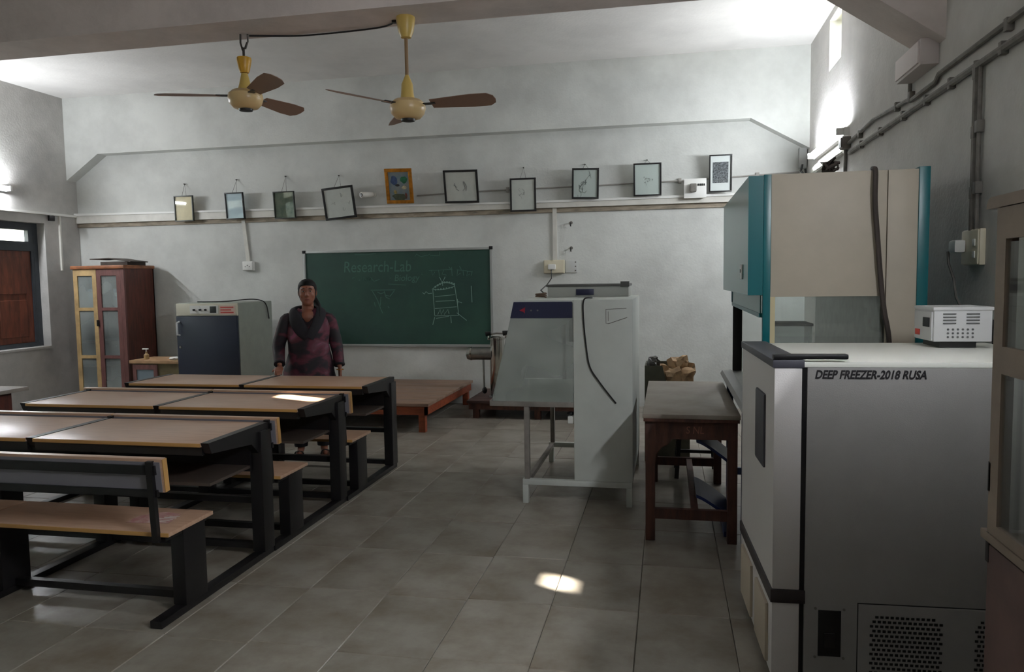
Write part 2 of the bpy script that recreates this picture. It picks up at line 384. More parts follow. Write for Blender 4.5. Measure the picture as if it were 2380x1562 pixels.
t = thing('cable_trunking', 'long white cable trunking running the width of the wall under the picture frames', 'trunking', (-3.5, 9.06, 2.41))
part('channel', MB().prism([(XL, 2.392), (XL, 2.515), (-6.64, 2.50), (-1.54, 2.465), (.9, 2.475), (.9, 2.392)], 'y', 9.036, YB-.002), M_pvc, t, smooth=False)
part('cover', MB().prism([(XL, 2.495), (XL, 2.527), (-6.64, 2.512), (-1.54, 2.477), (.9, 2.487), (.9, 2.46), (-1.54, 2.452), (-6.64, 2.488)], 'y', 9.022, 9.04), M_white, t, smooth=False)
t = thing('cable_trunking', 'thin white cable trunking along the wall above the shuttered window', 'trunking', (XL+.02, 8, 2.49))
part('channel', MB().box((XL, 5.8, 2.47), (XL+.03, YB-.02, 2.505)), M_pvc, t, smooth=False); part('cover', MB().box((XL+.03, 5.8, 2.474), (XL+.034, YB-.02, 2.50)), M_white, t, smooth=False)
def drop(label, p, q, wdt, box=None):
    t = thing('trunking_drop', label, 'trunking', q)
    mb = MB(); mb.bar(p, q, wdt, .024, up=(0, 1, 0)); part('channel', mb, M_pvc, t, smooth=False)
    return t
drop('white trunking dropping down to the small socket beside the pale blue frame', (-5.44, 9.085, 2.37), (-5.39, 9.085, 1.82), .05)
drop('white trunking dropping from the long trunking to the plugged cream socket', (-1.325, 9.085, 2.47), (-1.325, 9.085, 1.77), .05)
drop('thin white trunking dropping down the wall between window and glazed cupboard', (XL+.012, 8.75, 2.47), (XL+.012, 8.75, 1.75), .03)
s = thing('wall_socket', 'small white wall socket at the foot of the slanted trunking', 'socket', (-5.385, 9.06, 1.76))
part('back_box', MB().box((-5.46, 9.05, 1.71), (-5.31, YB, 1.83), .005), M_white, s); part('face_plate', MB().box((-5.455, 9.04, 1.715), (-5.315, 9.05, 1.825), .004), M_white, s)
for dx in (-.03, 0, .03): part('socket_hole', MB().cyl((-5.385+dx, 9.042, 1.76+(.018 if dx == 0 else 0)), (-5.385+dx, 9.037, 1.76+(.018 if dx == 0 else 0)), .006, 8), M_black, s)
s = thing('wall_socket', 'cream wall socket with a plug and wire beside the chalkboard', 'socket', (-1.33, 9.06, 1.69))
part('back_box', MB().box((-1.46, 9.04, 1.61), (-1.21, YB, 1.77), .008), M_cream, s); part('face_plate', MB().box((-1.455, 9.03, 1.615), (-1.215, 9.04, 1.765), .006), M_cream, s)
part('plug', MB().box((-1.40, 8.98, 1.655), (-1.31, 9.03, 1.72), .012), M_white, s)
part('plug_wire', MB().tube([(-1.36, 8.99, 1.66), (-1.355, 8.96, 1.55), (-1.35, 8.6, 1.48), (-1.16, 7.0, 1.44), (-.98, 6.1, 1.425)], .006, 6), M_rubber, s)
s = thing('mounting_plate', 'white square plate with screw holes next to the cream socket', 'plate', (-1.13, 9.09, 1.69))
part('plate', MB().box((-1.20, 9.088, 1.615), (-1.06, YB, 1.765), .003), mat('old_plate', (206, 208, 206), .7), s)
for k in range(3): part('screw_hole', MB().cyl((-1.08, 9.088, 1.64+k*.05), (-1.08, 9.084, 1.64+k*.05), .009, 8), M_grey, s)
for k, (z, lab) in enumerate(((2.21, 'upper dark hook in the wall beside the vertical trunking'), (1.91, 'lower dark hook in the wall above the cream socket'))):
    h = thing('wall_hook', lab, 'hook', (-1.13, 9.08, z))
    part('screw_plate', MB().lathe([(.02, 0), (.02, -.008), (.008, -.012)], (-1.13, YB, z), 10, 'y'), M_grey, h); part('hook', MB().tube([(-1.13, 9.09, z), (-1.13, 9.05, z-.005), (-1.13, 9.04, z-.03), (-1.13, 9.055, z-.04)], .008, 6), M_black, h)
t = conduit('thin grey pipe on the wall just above the long white trunking', [(-3.05, 9.085, 2.60), (-2.23, 9.085, 2.625), (-.78, 9.085, 2.64), (.16, 9.085, 2.655), (1.45, 9.085, 2.70)], .009, [(x, 9.088, z) for x, z in ((-1.9, 2.63), (.14, 2.655), (1.0, 2.683))], mat('pipe_pale', (150, 147, 141), .6))
s = thing('switch_board', 'white switch board with a grey adapter hanging over the long trunking', 'switch', (.32, 9.0, 2.55))
part('back_box', MB().box((.190, 8.975, 2.445), (.430, 9.019, 2.655), .01), M_white, s); part('cover', MB().box((.185, 8.96, 2.44), (.435, 8.975, 2.66), .006), M_white, s)
part('adapter', MB().box((.25, 8.90, 2.505), (.325, 8.96, 2.60), .015), M_grey, s)
for k in range(4): part('switch', MB().box((.338+k*.022, 8.950, 2.575), (.352+k*.022, 8.96, 2.60), .003), M_black, s)
s = thing('security_camera', 'small white bullet camera on the wall between two frames', 'camera', (-3.67, 9.02, 2.63))
part('bracket', MB().lathe([(.03, 0), (.03, -.015), (.012, -.02), (.012, -.06)], (-3.62, YB, 2.63), 12, 'y'), M_pvc, s)
bd = MB().tube([(-3.62, 9.03, 2.63), (-3.66, 8.95, 2.62), (-3.70, 8.87, 2.61)], [.03, .035, .035], 12); part('body', bd, M_pvc, s)
part('lens', MB().cyl((-3.70, 8.87, 2.61), (-3.704, 8.862, 2.609), .022, 12), M_black, s)
s = thing('wall_clamp', 'dark metal clamp on the wall above the window reveal', 'clamp', (XL+.04, 8.62, 2.45))
part('plate', MB().box((XL, 8.57, 2.40), (XL+.02, 8.67, 2.48), .004), M_dark, s); part('jaw', MB().bar((XL+.01, 8.62, 2.45), (XL+.10, 8.54, 2.43), .06, .05, bev=.008), M_dark, s)

# ------------------------------------------------------------------ picture frames
M_fblack = mat('frame_black', (24, 23, 24), .4); M_fgreen = mat('frame_dark_green', (42, 46, 40), .45)
M_gold = mat('frame_gold', (196, 128, 40), .35, metal=.6, var=.25, scale=20)
M_paper = mat('paper_white', (238, 236, 233), .6, var=.04, scale=12); M_sketch = mat('pencil_grey', (140, 140, 142), .8)
M_nail = mat('nail', (70, 66, 62), .5, metal=.5)
def picture(label, cx_, cy_, w, h, roll, tilt, fm, pm, fw=.022, nail=None, deco=None, cardlabel=None):
    c = at(cx_, cy_, 9.0)
    yb = 9.015 if nail != 'rest' else 9.0
    t = thing('picture_frame', label, 'picture', (c.x, yb-math.sin(tilt)*h/2*.9-.02, c.z), local=True, rotv=(tilt, roll, 0))
    d = .028
    f = MB()
    f.box((-w/2, -d/2, h/2-fw), (w/2, d/2, h/2), .003).box((-w/2, -d/2, -h/2), (w/2, d/2, -h/2+fw), .003).box((-w/2, -d/2, -h/2+fw), (-w/2+fw, d/2, h/2-fw), .003).box((w/2-fw, -d/2, -h/2+fw), (w/2, d/2, h/2-fw), .003)
    part('frame', f, fm, t)
    part('picture', MB().box((-w/2+fw*.7, -.002, -h/2+fw*.7), (w/2-fw*.7, .012, h/2-fw*.7)), pm, t, smooth=False)
    part('glass', MB().box((-w/2+fw*.8, -.008, -h/2+fw*.8), (w/2-fw*.8, -.005, h/2-fw*.8)), M_pglass, t, smooth=False)
    if isinstance(nail, tuple):
        p = at(*nail, 9.09); t_inv = (Matrix.Translation(t.location) @ Euler((tilt, roll, 0)).to_matrix().to_4x4()).inverted()
        q = t_inv @ p; part('nail', MB().cyl(q+Vector((0, .02, 0)), q-Vector((0, .02, 0)), .007, 8), M_nail, t)
        st = MB(); st.tube([(-w*.12, d/2, h/2-.01), q, (w*.12, d/2, h/2-.01)], .0022, 4); part('string', st, M_nail, t)
    if deco: deco(t, w, h)
    return t
def strokes(name, segs, r, m, t, y=-.0035):
    mb = MB()
    for s_ in segs: mb.tube([(a, y, b) for a, b in s_], r, 4)
    part(name, mb, m, t)
def scribble(seed, n, ax, az, cx0=0, cz0=0):
    rnd = random.Random(seed); out = []
    for _ in range(n):
        x, z = cx0+rnd.uniform(-ax, ax), cz0+rnd.uniform(-az, az); L_ = [(x, z)]
        for _ in range(4): x += rnd.uniform(-.35, .35)*ax; z += rnd.uniform(-.45, .45)*az; L_.append((x, z))
        out.append(L_)
    return out
M_creamp = mat('paper_cream', (240, 222, 186), .6, var=.06, scale=10)
M_bluep = mat('paper_blue', (214, 230, 242), .5, var=.03, scale=8)
M_greenp = mat('photo_green', (74, 92, 72), .5, scale=9, color2=(120, 124, 104))
picture('small thin frame with a cream paper, over the end of the trunking near the oven', 429, 485, .275, .335, .0, .03, M_fgreen, M_creamp, .015, (429, 428))
picture('dark frame holding a pale blue sheet, above the slanted trunking', 548, 479, .262, .345, .0, .10, M_fblack, M_bluep, .016, (550, 418))
picture('small frame with a dark green photograph', 663, 477, .29, .345, .0, .10, M_fgreen, M_greenp, .014, (664, 410))
picture('crooked black frame with a plain white sheet, tilted beside the small camera', 790, 472, .415, .40, -.085, .10, M_fblack, M_paper, .026, (788, 408), lambda t, w, h: strokes('sketch', scribble(3, 4, .1, .08), .0012, M_sketch, t))
def deco_gold(t, w, h):
    cols = [('sky_patch', (74, 96, 150), -.06, .07, .10, .13), ('tree_patch', (34, 130, 88), .065, .075, .09, .10), ('ground_patch', (92, 98, 70), 0, -.13, .2, .09), ('pale_figure', (245, 225, 190), .065, -.02, .075, .05), ('dark_figure', (60, 52, 58), -.02, .01, .07, .03), ('yellow_figure', (212, 176, 104), -.055, -.07, .045, .05), ('red_patch', (150, 66, 50), .08, -.12, .03, .08)]
    for n, c, x, z, a, b_ in cols:
        part(n, MB().prism([(x+a/2*math.cos(k*PI/5+.3)*random.uniform(.75, 1.1), z+b_/2*math.sin(k*PI/5+.3)*random.uniform(.75, 1.1)) for k in range(10)], 'y', -.0042, -.002), mat('print_'+n, c, .5, var=.3, scale=30), t, smooth=False)
picture('gold frame with a colourful painted scene', 932, 434, .345, .425, .02, .24, M_gold, mat('painting_ground', (150, 150, 150), .5, scale=14, color2=(120, 140, 160)), .042, 'rest', deco_gold)
picture('wide black frame with two faint grey smudges, leaning on the trunking', 1075, 435, .425, .395, .015, .26, M_fblack, M_paper, .024, 'rest', lambda t, w, h: strokes('sketch', [[(-.08, .04), (-.06, -.03), (-.03, -.05)], [(.03, .06), (.05, -.02), (.02, -.05)], [(.04, .06), (.07, 0), (.06, -.05)], [(-.09, .02), (-.05, -.01)]], .004, M_sketch, t))
picture('black frame with a white sheet hung low over the trunking above the plugged socket', 1216, 453, .315, .395, .0, .03, M_fblack, M_paper, .02, (1217, 390), lambda t, w, h: strokes('sketch', scribble(8, 5, .05, .07), .0012, M_sketch, t))
picture('black frame with a pencil drawing of little figures', 1361, 427, .315, .355, .03, .10, M_fblack, mat('paper_grey', (216, 222, 220), .6), .02, (1360, 382), lambda t, w, h: strokes('sketch', scribble(11, 12, .07, .1), .0016, mat('pencil_dark', (96, 98, 98), .8), t))
picture('black frame with one small faint drawing in the middle of grey paper', 1505, 418, .318, .375, .0, .14, M_fblack, mat('paper_grey', (216, 222, 220), .6), .018, (1504, 372), lambda t, w, h: strokes('sketch', scribble(14, 9, .05, .04), .0014, M_sketch, t))
def deco_print(t, w, h):
    m = mat('dark_print', (52, 54, 60), .6, scale=70, color2=(150, 152, 158))
    part('print', MB().box((-.085, -.004, -.105), (.085, -.002, .125)), m, t, smooth=False)
picture('narrow black frame with a dense dark print, beside the white switch board', 1674, 404, .25, .415, .0, .12, M_fblack, mat('mount_white', (240, 240, 242), .6), .016, 'rest', deco_print)

# ------------------------------------------------------------------ chalkboard
bx0, bx1, bz0, bz1 = -4.58, -2.125, .735, 1.925
t = thing('chalkboard', 'green chalkboard with faint chalk writing', 'chalkboard', (-3.35, 9.08, bz0))
M_board = mat('chalkboard_green', (38, 74, 62), .55, scale=1.6, color2=(30, 60, 54), stretch=(1, 1, 1.3))
part('board', MB().box((bx0, 9.075, bz0), (bx1, 9.095, bz1)), M_board, t, smooth=False)
M_alu = mat('aluminium', (168, 170, 168), .45, metal=.4)
fr = MB().frame('y', 9.062, YB, bx0-.02, bx1+.02, bz0-.022, bz1+.02, .026, .03, .032, bev=.003)
part('frame', fr, M_alu, t)
for xx in (bx0-.01, bx1+.01): part('corner_cap', MB().box((xx-.022, 9.055, bz1-.01), (xx+.022, 9.07, bz1+.028), .003), M_dark, t)
M_chalk = mat('chalk', (118, 146, 136), .9); M_chalk2 = mat('chalk_faint', (74, 108, 96), .9)
RX = (PI/2, 0, 0)
def cb(x, y):                                                 # chalk marks: board coordinates from the close look at the board
    return (bx0+(x-95)/2175*(bx1-bx0), bz1-(y-115)/1115*(bz1-bz0))
def ctext(nm, s_, x, y, size, m, shear=0, width=None):
    a, b_ = cb(x, y); text_part(nm, s_, size, m, t, (a, 9.0745, b_), RX, .0005, shear, width)
ctext('chalk_lettering', 'Research-Lab', 555, 360, .20, M_chalk2, .1, .90)
ctext('chalk_lettering', 'Biology', 1160, 470, .115, M_chalk2, .15, .33)
def cstroke(nm, lines, r, m):
    mb = MB()
    for L_ in lines: mb.tube([(cb(*p)[0], 9.0745, cb(*p)[1]) for p in L_], r, 4)
    part(nm, mb, m, t)
cstroke('chalk_underline', [[(1090, 505), (1190, 512), (1300, 520)], [(700, 150), (850, 152), (960, 140)], [(660, 430), (690, 425)], [(1110, 435), (1120, 438)], [(1480, 395), (1495, 398)]], .004, M_chalk2)
cstroke('chalk_words', [[(740, 455), (760, 452)], [(800, 460), (800, 415), (830, 455), (850, 410), (860, 462), (890, 420), (900, 470)], [(880, 420), (920, 470), (990, 450)]], .0045, M_chalk2)
cstroke('chalk_words', [[(1570, 355), (1840, 345)], [(1600, 355), (1610, 410), (1640, 370)], [(1680, 350), (1690, 420)], [(1740, 348), (1720, 400), (1770, 410)], [(1830, 320), (1835, 420)], [(1890, 350), (2070, 378)], [(1900, 355), (1890, 420), (1930, 390)], [(1960, 360), (1965, 420)], [(2010, 372), (2000, 425), (2040, 400)], [(2060, 380), (2055, 420)], [(1920, 310), (1940, 350)], [(1800, 315), (1820, 345)]], .0045, M_chalk2)
cstroke('chalk_words', [[(1410, 190), (1430, 160), (1480, 190), (1560, 175), (1590, 160)], [(1590, 180), (1690, 185), (1700, 135)]], .0045, M_chalk2)
body = [[(1610, 580), (1625, 880)], [(1860, 520), (1890, 760), (1900, 880)], [(1630, 660), (1860, 640)], [(1640, 715), (1860, 708)], [(1630, 800), (1880, 780)], [(1625, 885), (1900, 880)], [(1640, 915), (1790, 890)], [(1625, 900), (1600, 990)], [(1810, 890), (1815, 970)], [(1890, 690), (1895, 740)], [(1690, 430), (1720, 500), (1755, 430)], [(1720, 480), (1725, 535)], [(1490, 610), (1510, 630), (1530, 600), (1560, 625), (1600, 620)], [(2050, 540), (2055, 730)], [(1900, 720), (1940, 735)], [(1880, 850), (1990, 940)], [(1660, 870), (1690, 810), (1700, 870), (1730, 810), (1735, 870), (1780, 810), (1790, 860)]]
arc = [[(1600+265*k/10, 575-60*math.sin(PI*k/10)*.9-45*k/10) for k in range(11)], [(1610+250*k/8, 575-35*k/8+20*math.sin(PI*k/8)) for k in range(9)]]
cstroke('chalk_drawing', body+arc, .005, M_chalk)
mb = MB()
for k in range(9):
    a, b_ = cb(1640+215*k/8, 545-35*math.sin(PI*k/8)-30*k/8); mb.lathe([(.013, 0), (.013, -.001)], (a, 9.0748, b_), 8, 'y')
for k in range(7):
    a, b_ = cb(1640+190*k/6, 580-25*k/6); mb.lathe([(.010, 0), (.010, -.001)], (a, 9.0748, b_), 8, 'y')
part('chalk_dots', mb, M_chalk, t)
cstroke('chalk_smudge', [[(880, 575), (1170, 575)], [(900, 590), (930, 640), (960, 700), (990, 790), (1015, 850)], [(1160, 585), (1110, 650), (1060, 640)], [(960, 600), (1000, 620), (1050, 600)], [(920, 720), (930, 770)], [(1000, 660), (990, 760)], [(1080, 770), (1095, 790)], [(1040, 590), (1060, 660), (1100, 680)]], .006, M_chalk2)

# ------------------------------------------------------------------ platforms
def platform(label, x0, x1, y0, y1, z, m, mt, ah, legs):
    t = thing('platform', label, 'platform', ((x0+x1)/2, (y0+y1)/2, 0))
    n = 6
    for k in range(n):
        a = y0+(y1-y0)*k/n; b_ = y0+(y1-y0)*(k+1)/n
        part('plank', MB().box((x0, a+.001, z-.03), (x1, b_-.001, z), .002), mt, t)
    part('apron', MB().box((x0+.02, y0+.02, z-.03-ah), (x1-.02, y0+.05, z-.03)).box((x1-.05, y0+.02, z-.03-ah), (x1-.02, y1-.02, z-.03)).box((x0+.02, y0+.02, z-.03-ah), (x0+.05, y1-.02, z-.03)), m, t, smooth=False)
    for lx in legs:
        for ly in (y0+.025, y1-.09):
            part('leg', MB().box((lx-.035, ly, 0), (lx+.035, ly+.07, z-.03), .004), m, t)
    return t
M_ptop = mat('platform_top', (150, 122, 104), .5, var=.15, scale=4, stretch=(1, 7, 7))
platform('low wooden teaching platform on orange-brown legs below the chalkboard', -4.9, -2.37, 7.25, 9.06, .30, M_orange, M_ptop, .09, (-4.83, -3.6, -2.45))
platform('low dark wooden step on the floor behind the glass hood', -2.2, -.55, 8.1, 9.06, .20, M_oldwood, mat('step_top', (74, 48, 42), .6, var=.3, scale=5, stretch=(1, 6, 6)), .07, (-2.1, -1.4, -.62))

# ------------------------------------------------------------------ school desks (local coordinates, right end x = 0)
def school_desk(loc):
    t = thing('school_desk', '', 'desk', loc, local=True, group='rows of dual school desks')
    XF = (-.055, -1.08, -2.105)
    for x in XF:
        part('floor_rail', MB().box((x-.03, -.045, 0), (x+.03, .95, .035), .003), M_dark, t)
        part('bench_leg', MB().box((x-.035, .13, .035), (x+.035, .30, .405), .004), M_dark, t)
        part('desk_leg', MB().box((x-.038, .84, .035), (x+.038, .948, .72), .004), M_dark, t)
        arm = MB().prism([(.375, .757), (.95, .757), (.95, .66), (.84, .60), (.77, .665), (.40, .70)], 'x', x-.022, x+.022)
        part('side_bracket', arm, M_dark, t, smooth=False)
        part('back_post', MB().bar((x, -.012, .39), (x, -.034, .765), .03, .022, up=(0, 1, 0)), M_dark, t, smooth=False)
        part('seat_bracket', MB().box((x-.03, .01, .385), (x+.03, .32, .41), .003), M_dark, t)
    for a, b_ in ((-1.055, -.078), (-2.08, -1.103)):
        part('desktop', MB().box((a, .375, .735), (b_, .945, .755), .002), M_lam, t)
        part('desktop_edging', MB().box((a, .369, .736), (b_, .375, .754), .001), M_edge, t)
        part('desk_shelf', MB().box((a, .44, .52), (b_, .82, .535)), mat('shelf_board', (74, 64, 58), .5), t, smooth=False)
        part('desk_front_panel', MB().box((a, .82, .50), (b_, .835, .735)), M_dark, t, smooth=False)
        part('front_rail', MB().box((a, .385, .69), (b_, .41, .735)), M_dark, t, smooth=False)
    for a, b_ in ((-1.075, 0), (-2.16, -1.085)):
        part('seat', MB().box((a, 0, .41), (b_, .34, .43), .003), M_lam, t)
        part('seat_edging', MB().box((a, -.005, .411), (b_, 0, .429), .001), M_edge, t)
    for a, b_ in ((-1.075, 0), (-2.16, -1.085)):
        bk = MB().bar(((a+b_)/2, .004, .62), ((a+b_)/2, -.010, .775), b_-a, .030, up=(0, 1, 0), bev=.003)
        part('backrest', bk, M_lam, t)
        part('backrest_edging', MB().bar((b_+.002, .004, .622), (b_+.002, -.010, .773), .004, .029, up=(0, 1, 0)), M_edge, t, smooth=False)
        part('backrest_rail', MB().box((a+.02, -.036, .703), (b_-.03, -.021, .745)).box((a+.02, -.026, .60), (b_-.03, -.008, .632)), M_dark, t, smooth=False)
        part('backrest_backing', MB().bar(((a+b_)/2, -.0125, .622), ((a+b_)/2, -.0265, .76), b_-a-.02, .003, up=(0, 1, 0)), mat('backing_grey_sheen', (128, 126, 134), .3), t, smooth=False)  # grey laminate back; the window's bluish reflection is put into its colour
    for y, z in ((.22, .035), (.90, .035), (.90, .30)):
        part('cross_bar', MB().box((-2.07, y-.018, z), (-.09, y+.018, z+.035)), M_dark, t, smooth=False)
    return t
d0 = school_desk((-2.20, 2.95, 0))
d0['label'] = 'dual school desk with the pink paper sticker on its bench seat'
st = MB().prism([(-.30, .10), (-.09, .12), (-.12, .26), (-.22, .28), (-.31, .20)], 'z', .4305, .4312)
d1 = copy_tree(d0); d1.location = (-2.195, 3.95, 0); d1['label'] = 'dual school desk with a bright patch of sunlight on its top'
d2 = copy_tree(d0); d2.location = (-2.185, 4.95, 0); d2['label'] = 'dual school desk on which the standing woman rests her hand'
stk = part('sticker', st, mat('sticker_paper', (176, 122, 120), .6, scale=30, color2=(196, 168, 160)), d0, smooth=False)
lm = MB()
for k in range(5): lm.box((-.20+.014*k-.01, .135+.02*k, .4312), (-.115+.004*k, .142+.02*k, .4316))
part('sticker_print', lm, M_white, stk, smooth=False)

# dark table at the far side
t = thing('side_table', 'dark wooden table with a dusty grey top below the shuttered window', 'table', (-5.6, 4.75, 0))
part('tabletop', MB().box((-6.3, 4.35, .72), (-5.0, 5.10, .75), .004), mat('dusty_top', (150, 142, 134), .5, var=.1), t)
part('side_panel', MB().box((-5.13, 4.42, 0), (-5.09, 5.02, .72)), M_redwood, t, smooth=False)
part('side_panel', MB().box((-6.22, 4.42, 0), (-6.18, 5.02, .72)), M_redwood, t, smooth=False)
part('back_panel', MB().box((-6.18, 4.99, .2), (-5.13, 5.01, .72)), M_redwood, t, smooth=False)

# ------------------------------------------------------------------ glazed wooden cupboard and what is on it
cx0, cx1, cy0, cy1, cz1 = -7.54, -6.79, 8.48, 9.06, 1.80
t = thing('glazed_cupboard', 'tall red-brown wooden cupboard with two glass doors in the corner', 'cupboard', ((cx0+cx1)/2, (cy0+cy1)/2, 0))
M_pale = mat('pale_wood_frame', (190, 160, 112), .5, var=.2, scale=6)
M_mauve = mat('mauve_wood', (112, 74, 70), .5, var=.2, scale=6, stretch=(4, 4, 1))
part('carcass', MB().box((cx0, cy0+.03, .08), (cx0+.025, cy1, cz1-.03)).box((cx1-.025, cy0+.03, .08), (cx1, cy1, cz1-.03)).box((cx0, cy1-.02, .08), (cx1, cy1, cz1-.03)).box((cx0, cy0+.03, .08), (cx1, cy1, .11)), M_redwood, t, smooth=False)
part('cornice', MB().box((cx0-.02, cy0-.02, cz1-.045), (cx1+.02, cy1, cz1), .008), mat('cornice_wood', (150, 92, 56), .5, var=.3, scale=8), t)
part('plinth', MB().box((cx0+.01, cy0+.02, 0), (cx1-.01, cy1-.01, .08)), M_redwood, t, smooth=False)
part('corner_post', MB().box((cx1-.05, cy0, .08), (cx1, cy0+.03, cz1-.045)), M_mauve, t, smooth=False)
for z in (.48, .80, 1.22): part('shelf', MB().box((cx0+.025, cy0+.06, z), (cx1-.025, cy1-.02, z+.02)), M_redwood, t, smooth=False)
cm = -7.195
for (a, b_, fm) in ((cx0, cm, M_pale), (cm, cx1-.05, M_mauve)):
    d = part('door', MB().frame('y', cy0, cy0+.028, a+.002, b_-.002, .08, cz1-.046, .06, .085, .07, [(.60, .64), (1.22, 1.26)]), fm, t, smooth=False)
    for z0, z1 in ((.15, .60), (.64, 1.22), (1.26, cz1-.13)): part('pane', MB().box((a+.05, cy0+.012, z0), (b_-.05, cy0+.016, z1)), M_frost, d, smooth=False)
    part('latch', MB().box((cm-.012 if a < cm-.1 else cm+.002, cy0-.02, 1.02), (cm if a < cm-.1 else cm+.014, cy0, 1.10), .003), M_dark, d)
M_jar = mat('pale_plastic', (200, 206, 204), .4); M_paperg = mat('file_grey', (150, 164, 166), .7, var=.15, scale=8)
for x, lab in ((-7.38, 'grey box file on the top shelf behind the pale framed cupboard door'), (-7.0, 'grey box file on the top shelf behind the mauve framed cupboard door')):
    o = thing('box_file', lab, 'file', (x, 8.7, 1.24))
    part('body', MB().box((x-.05, 8.6, 1.241), (x+.05, 8.9, 1.50), .004), M_paperg, o); part('spine_label', MB().box((x-.03, 8.597, 1.36), (x+.03, 8.6, 1.45)), M_white, o, smooth=False)
o = thing('plastic_jar', 'white plastic jar on the lower shelf inside the glazed cupboard', 'jar', (-6.95, 8.65, .11))
part('body', MB().lathe([(.07, .112), (.09, .13), (.09, .30), (.06, .34)], (-6.95, 8.65, 0), 16), M_jar, o); part('lid', MB().lathe([(.065, .34), (.065, .38)], (-6.95, 8.65, 0), 16), M_white, o)
o = thing('folded_board', 'dark folded cardboard lying on top of the glazed cupboard', 'cardboard', (-7.1, 8.75, cz1))
M_card = mat('dark_card', (66, 58, 52), .8, var=.2)
part('lower_box', MB().box((-7.22, 8.6, cz1), (-6.82, 8.95, cz1+.05), .004), M_card, o)
part('upper_flap', MB().bar((-7.36, 8.75, cz1+.085), (-7.08, 8.75, cz1+.092), .34, .012).bar((-7.08, 8.75, cz1+.092), (-6.76, 8.75, cz1+.045), .34, .012), M_card, o, smooth=False)

# low cabinet, soap pump, paper
t = thing('low_cabinet', 'low wooden cabinet with a glass door between cupboard and oven', 'cabinet', (-6.3, 8.4, 0))
part('carcass', MB().box((-6.50, 8.2, .05), (-5.86, 8.62, .575)), mat('olive_board', (104, 92, 62), .6, var=.15), t, smooth=False)
part('top', MB().box((-6.53, 8.17, .575), (-5.83, 8.64, .615), .004), mat('pale_top', (176, 140, 104), .5, var=.15), t)
d = part('door', MB().frame('y', 8.18, 8.2, -6.49, -6.15, .08, .56, .05, .06, .05), M_mauve, t, smooth=False)
part('pane', MB().box((-6.44, 8.19, .13), (-6.20, 8.195, .50)), mat('milky_pane', (120, 132, 140), .3), d, smooth=False)
part('plinth', MB().box((-6.48, 8.22, 0), (-5.88, 8.6, .05)), M_redwood, t, smooth=False)
t = thing('pump_bottle', 'pale pump bottle standing on the low cabinet', 'bottle', (-6.38, 8.3, .615))
part('body', MB().lathe([(.03, .615), (.032, .62), (.032, .67), (.012, .69), (.012, .71)], (-6.38, 8.3, 0), 12), M_pale, t)
part('pump', MB().cyl((-6.38, 8.3, .71), (-6.38, 8.3, .745), .006, 8).bar((-6.43, 8.3, .745), (-6.35, 8.3, .745), .02, .015), M_white, t)
t = thing('paper_packet', 'crumpled white packet lying on the low cabinet', 'packet', (-5.97, 8.28, .615))
pk = MB(); bmesh.ops.create_icosphere(pk.bm, subdivisions=2, radius=1, matrix=Matrix.Translation((-5.97, 8.28, .632)) @ Matrix.Diagonal((.075, .05, .02, 1)))
for v_ in pk.bm.verts: v_.co += Vector((random.uniform(-.008, .008), random.uniform(-.008, .008), random.uniform(-.004, .004)))
part('wrapper', pk, M_paper, t, smooth=False)

# ------------------------------------------------------------------ oven
ox0, ox1, oy0, oy1, oz0, oz1 = -5.72, -4.91, 8.0, 8.78, .38, 1.32
t = thing('hot_air_oven', 'grey laboratory oven with a dark blue door and cream control panel', 'oven', ((ox0+ox1)/2, (oy0+oy1)/2, 0))
M_ovg = mat('oven_grey', (150, 156, 146), .45, var=.05); M_ovc = mat('oven_cream', (206, 202, 184), .45); M_ovb = mat('oven_blue', (32, 38, 56), .4)
part('cabinet', MB().box((ox0, oy0+.02, oz0), (ox1, oy1, oz1), .012), M_ovg, t)
part('control_panel', MB().box((ox0+.005, oy0-.005, oz1-.15), (ox1-.005, oy0+.02, oz1-.005), .004), M_ovc, t)
d = part('door', MB().box((ox0+.01, oy0-.02, oz0+.02), (ox1-.01, oy0+.02, oz1-.155), .006), M_ovb, t)
part('handle', MB().tube([(ox0+.05, oy0-.02, 1.10), (ox0+.045, oy0-.06, 1.09), (ox0+.045, oy0-.06, .95), (ox0+.05, oy0-.02, .94)], .012, 8), mat('handle_pale', (206, 208, 210), .35), d, label='pale curved handle')
part('door_lock', MB().lathe([(.016, 0), (.014, -.02)], (ox0+.06, oy0-.02, .80), 10, 'y'), M_chrome, d)
part('switch_plate', MB().box((-5.53, oy0-.009, oz1-.125), (-5.16, oy0-.004, oz1-.03)), M_white, t, smooth=False)
for x in (-5.47, -5.39, -5.32): part('knob', MB().lathe([(.013, -.009), (.012, -.03)], (x, oy0, oz1-.08), 10, 'y'), M_black, t)
part('display', MB().box((-5.265, oy0-.014, oz1-.115), (-5.185, oy0-.008, oz1-.04), .002), M_black, t)
lb = part('label_plate', MB().box((-5.145, oy0-.008, oz1-.135), (-4.94, oy0-.004, oz1-.03)), mat('label_pink', (206, 178, 166), .5), t, smooth=False)
lm = MB()
for k in range(3): lm.box((-5.13, oy0-.0085, oz1-.06-.03*k), (-4.96-.03*(k % 2), oy0-.0078, oz1-.045-.03*k))
part('label_print', lm, mat('print_red', (176, 60, 52), .6), lb, smooth=False)
for x in (ox0+.05, ox1-.05):
    for y in (oy0+.06, oy1-.06): part('leg', MB().box((x-.025, y-.025, 0), (x+.025, y+.025, oz0), .003), M_dark, t)
part('mains_cable', MB().tube(soft([(-5.5, 8.1, oz1+.012), (-5.42, 8.2, oz1+.008), (-5.2, 8.25, oz1+.012), (-5.0, 8.4, oz1+.03), (-4.93, 8.55, oz1+.012), (-4.895, 8.62, oz1-.05), (-4.888, 8.66, 1.1)]), .007, 6), M_rubber, t)

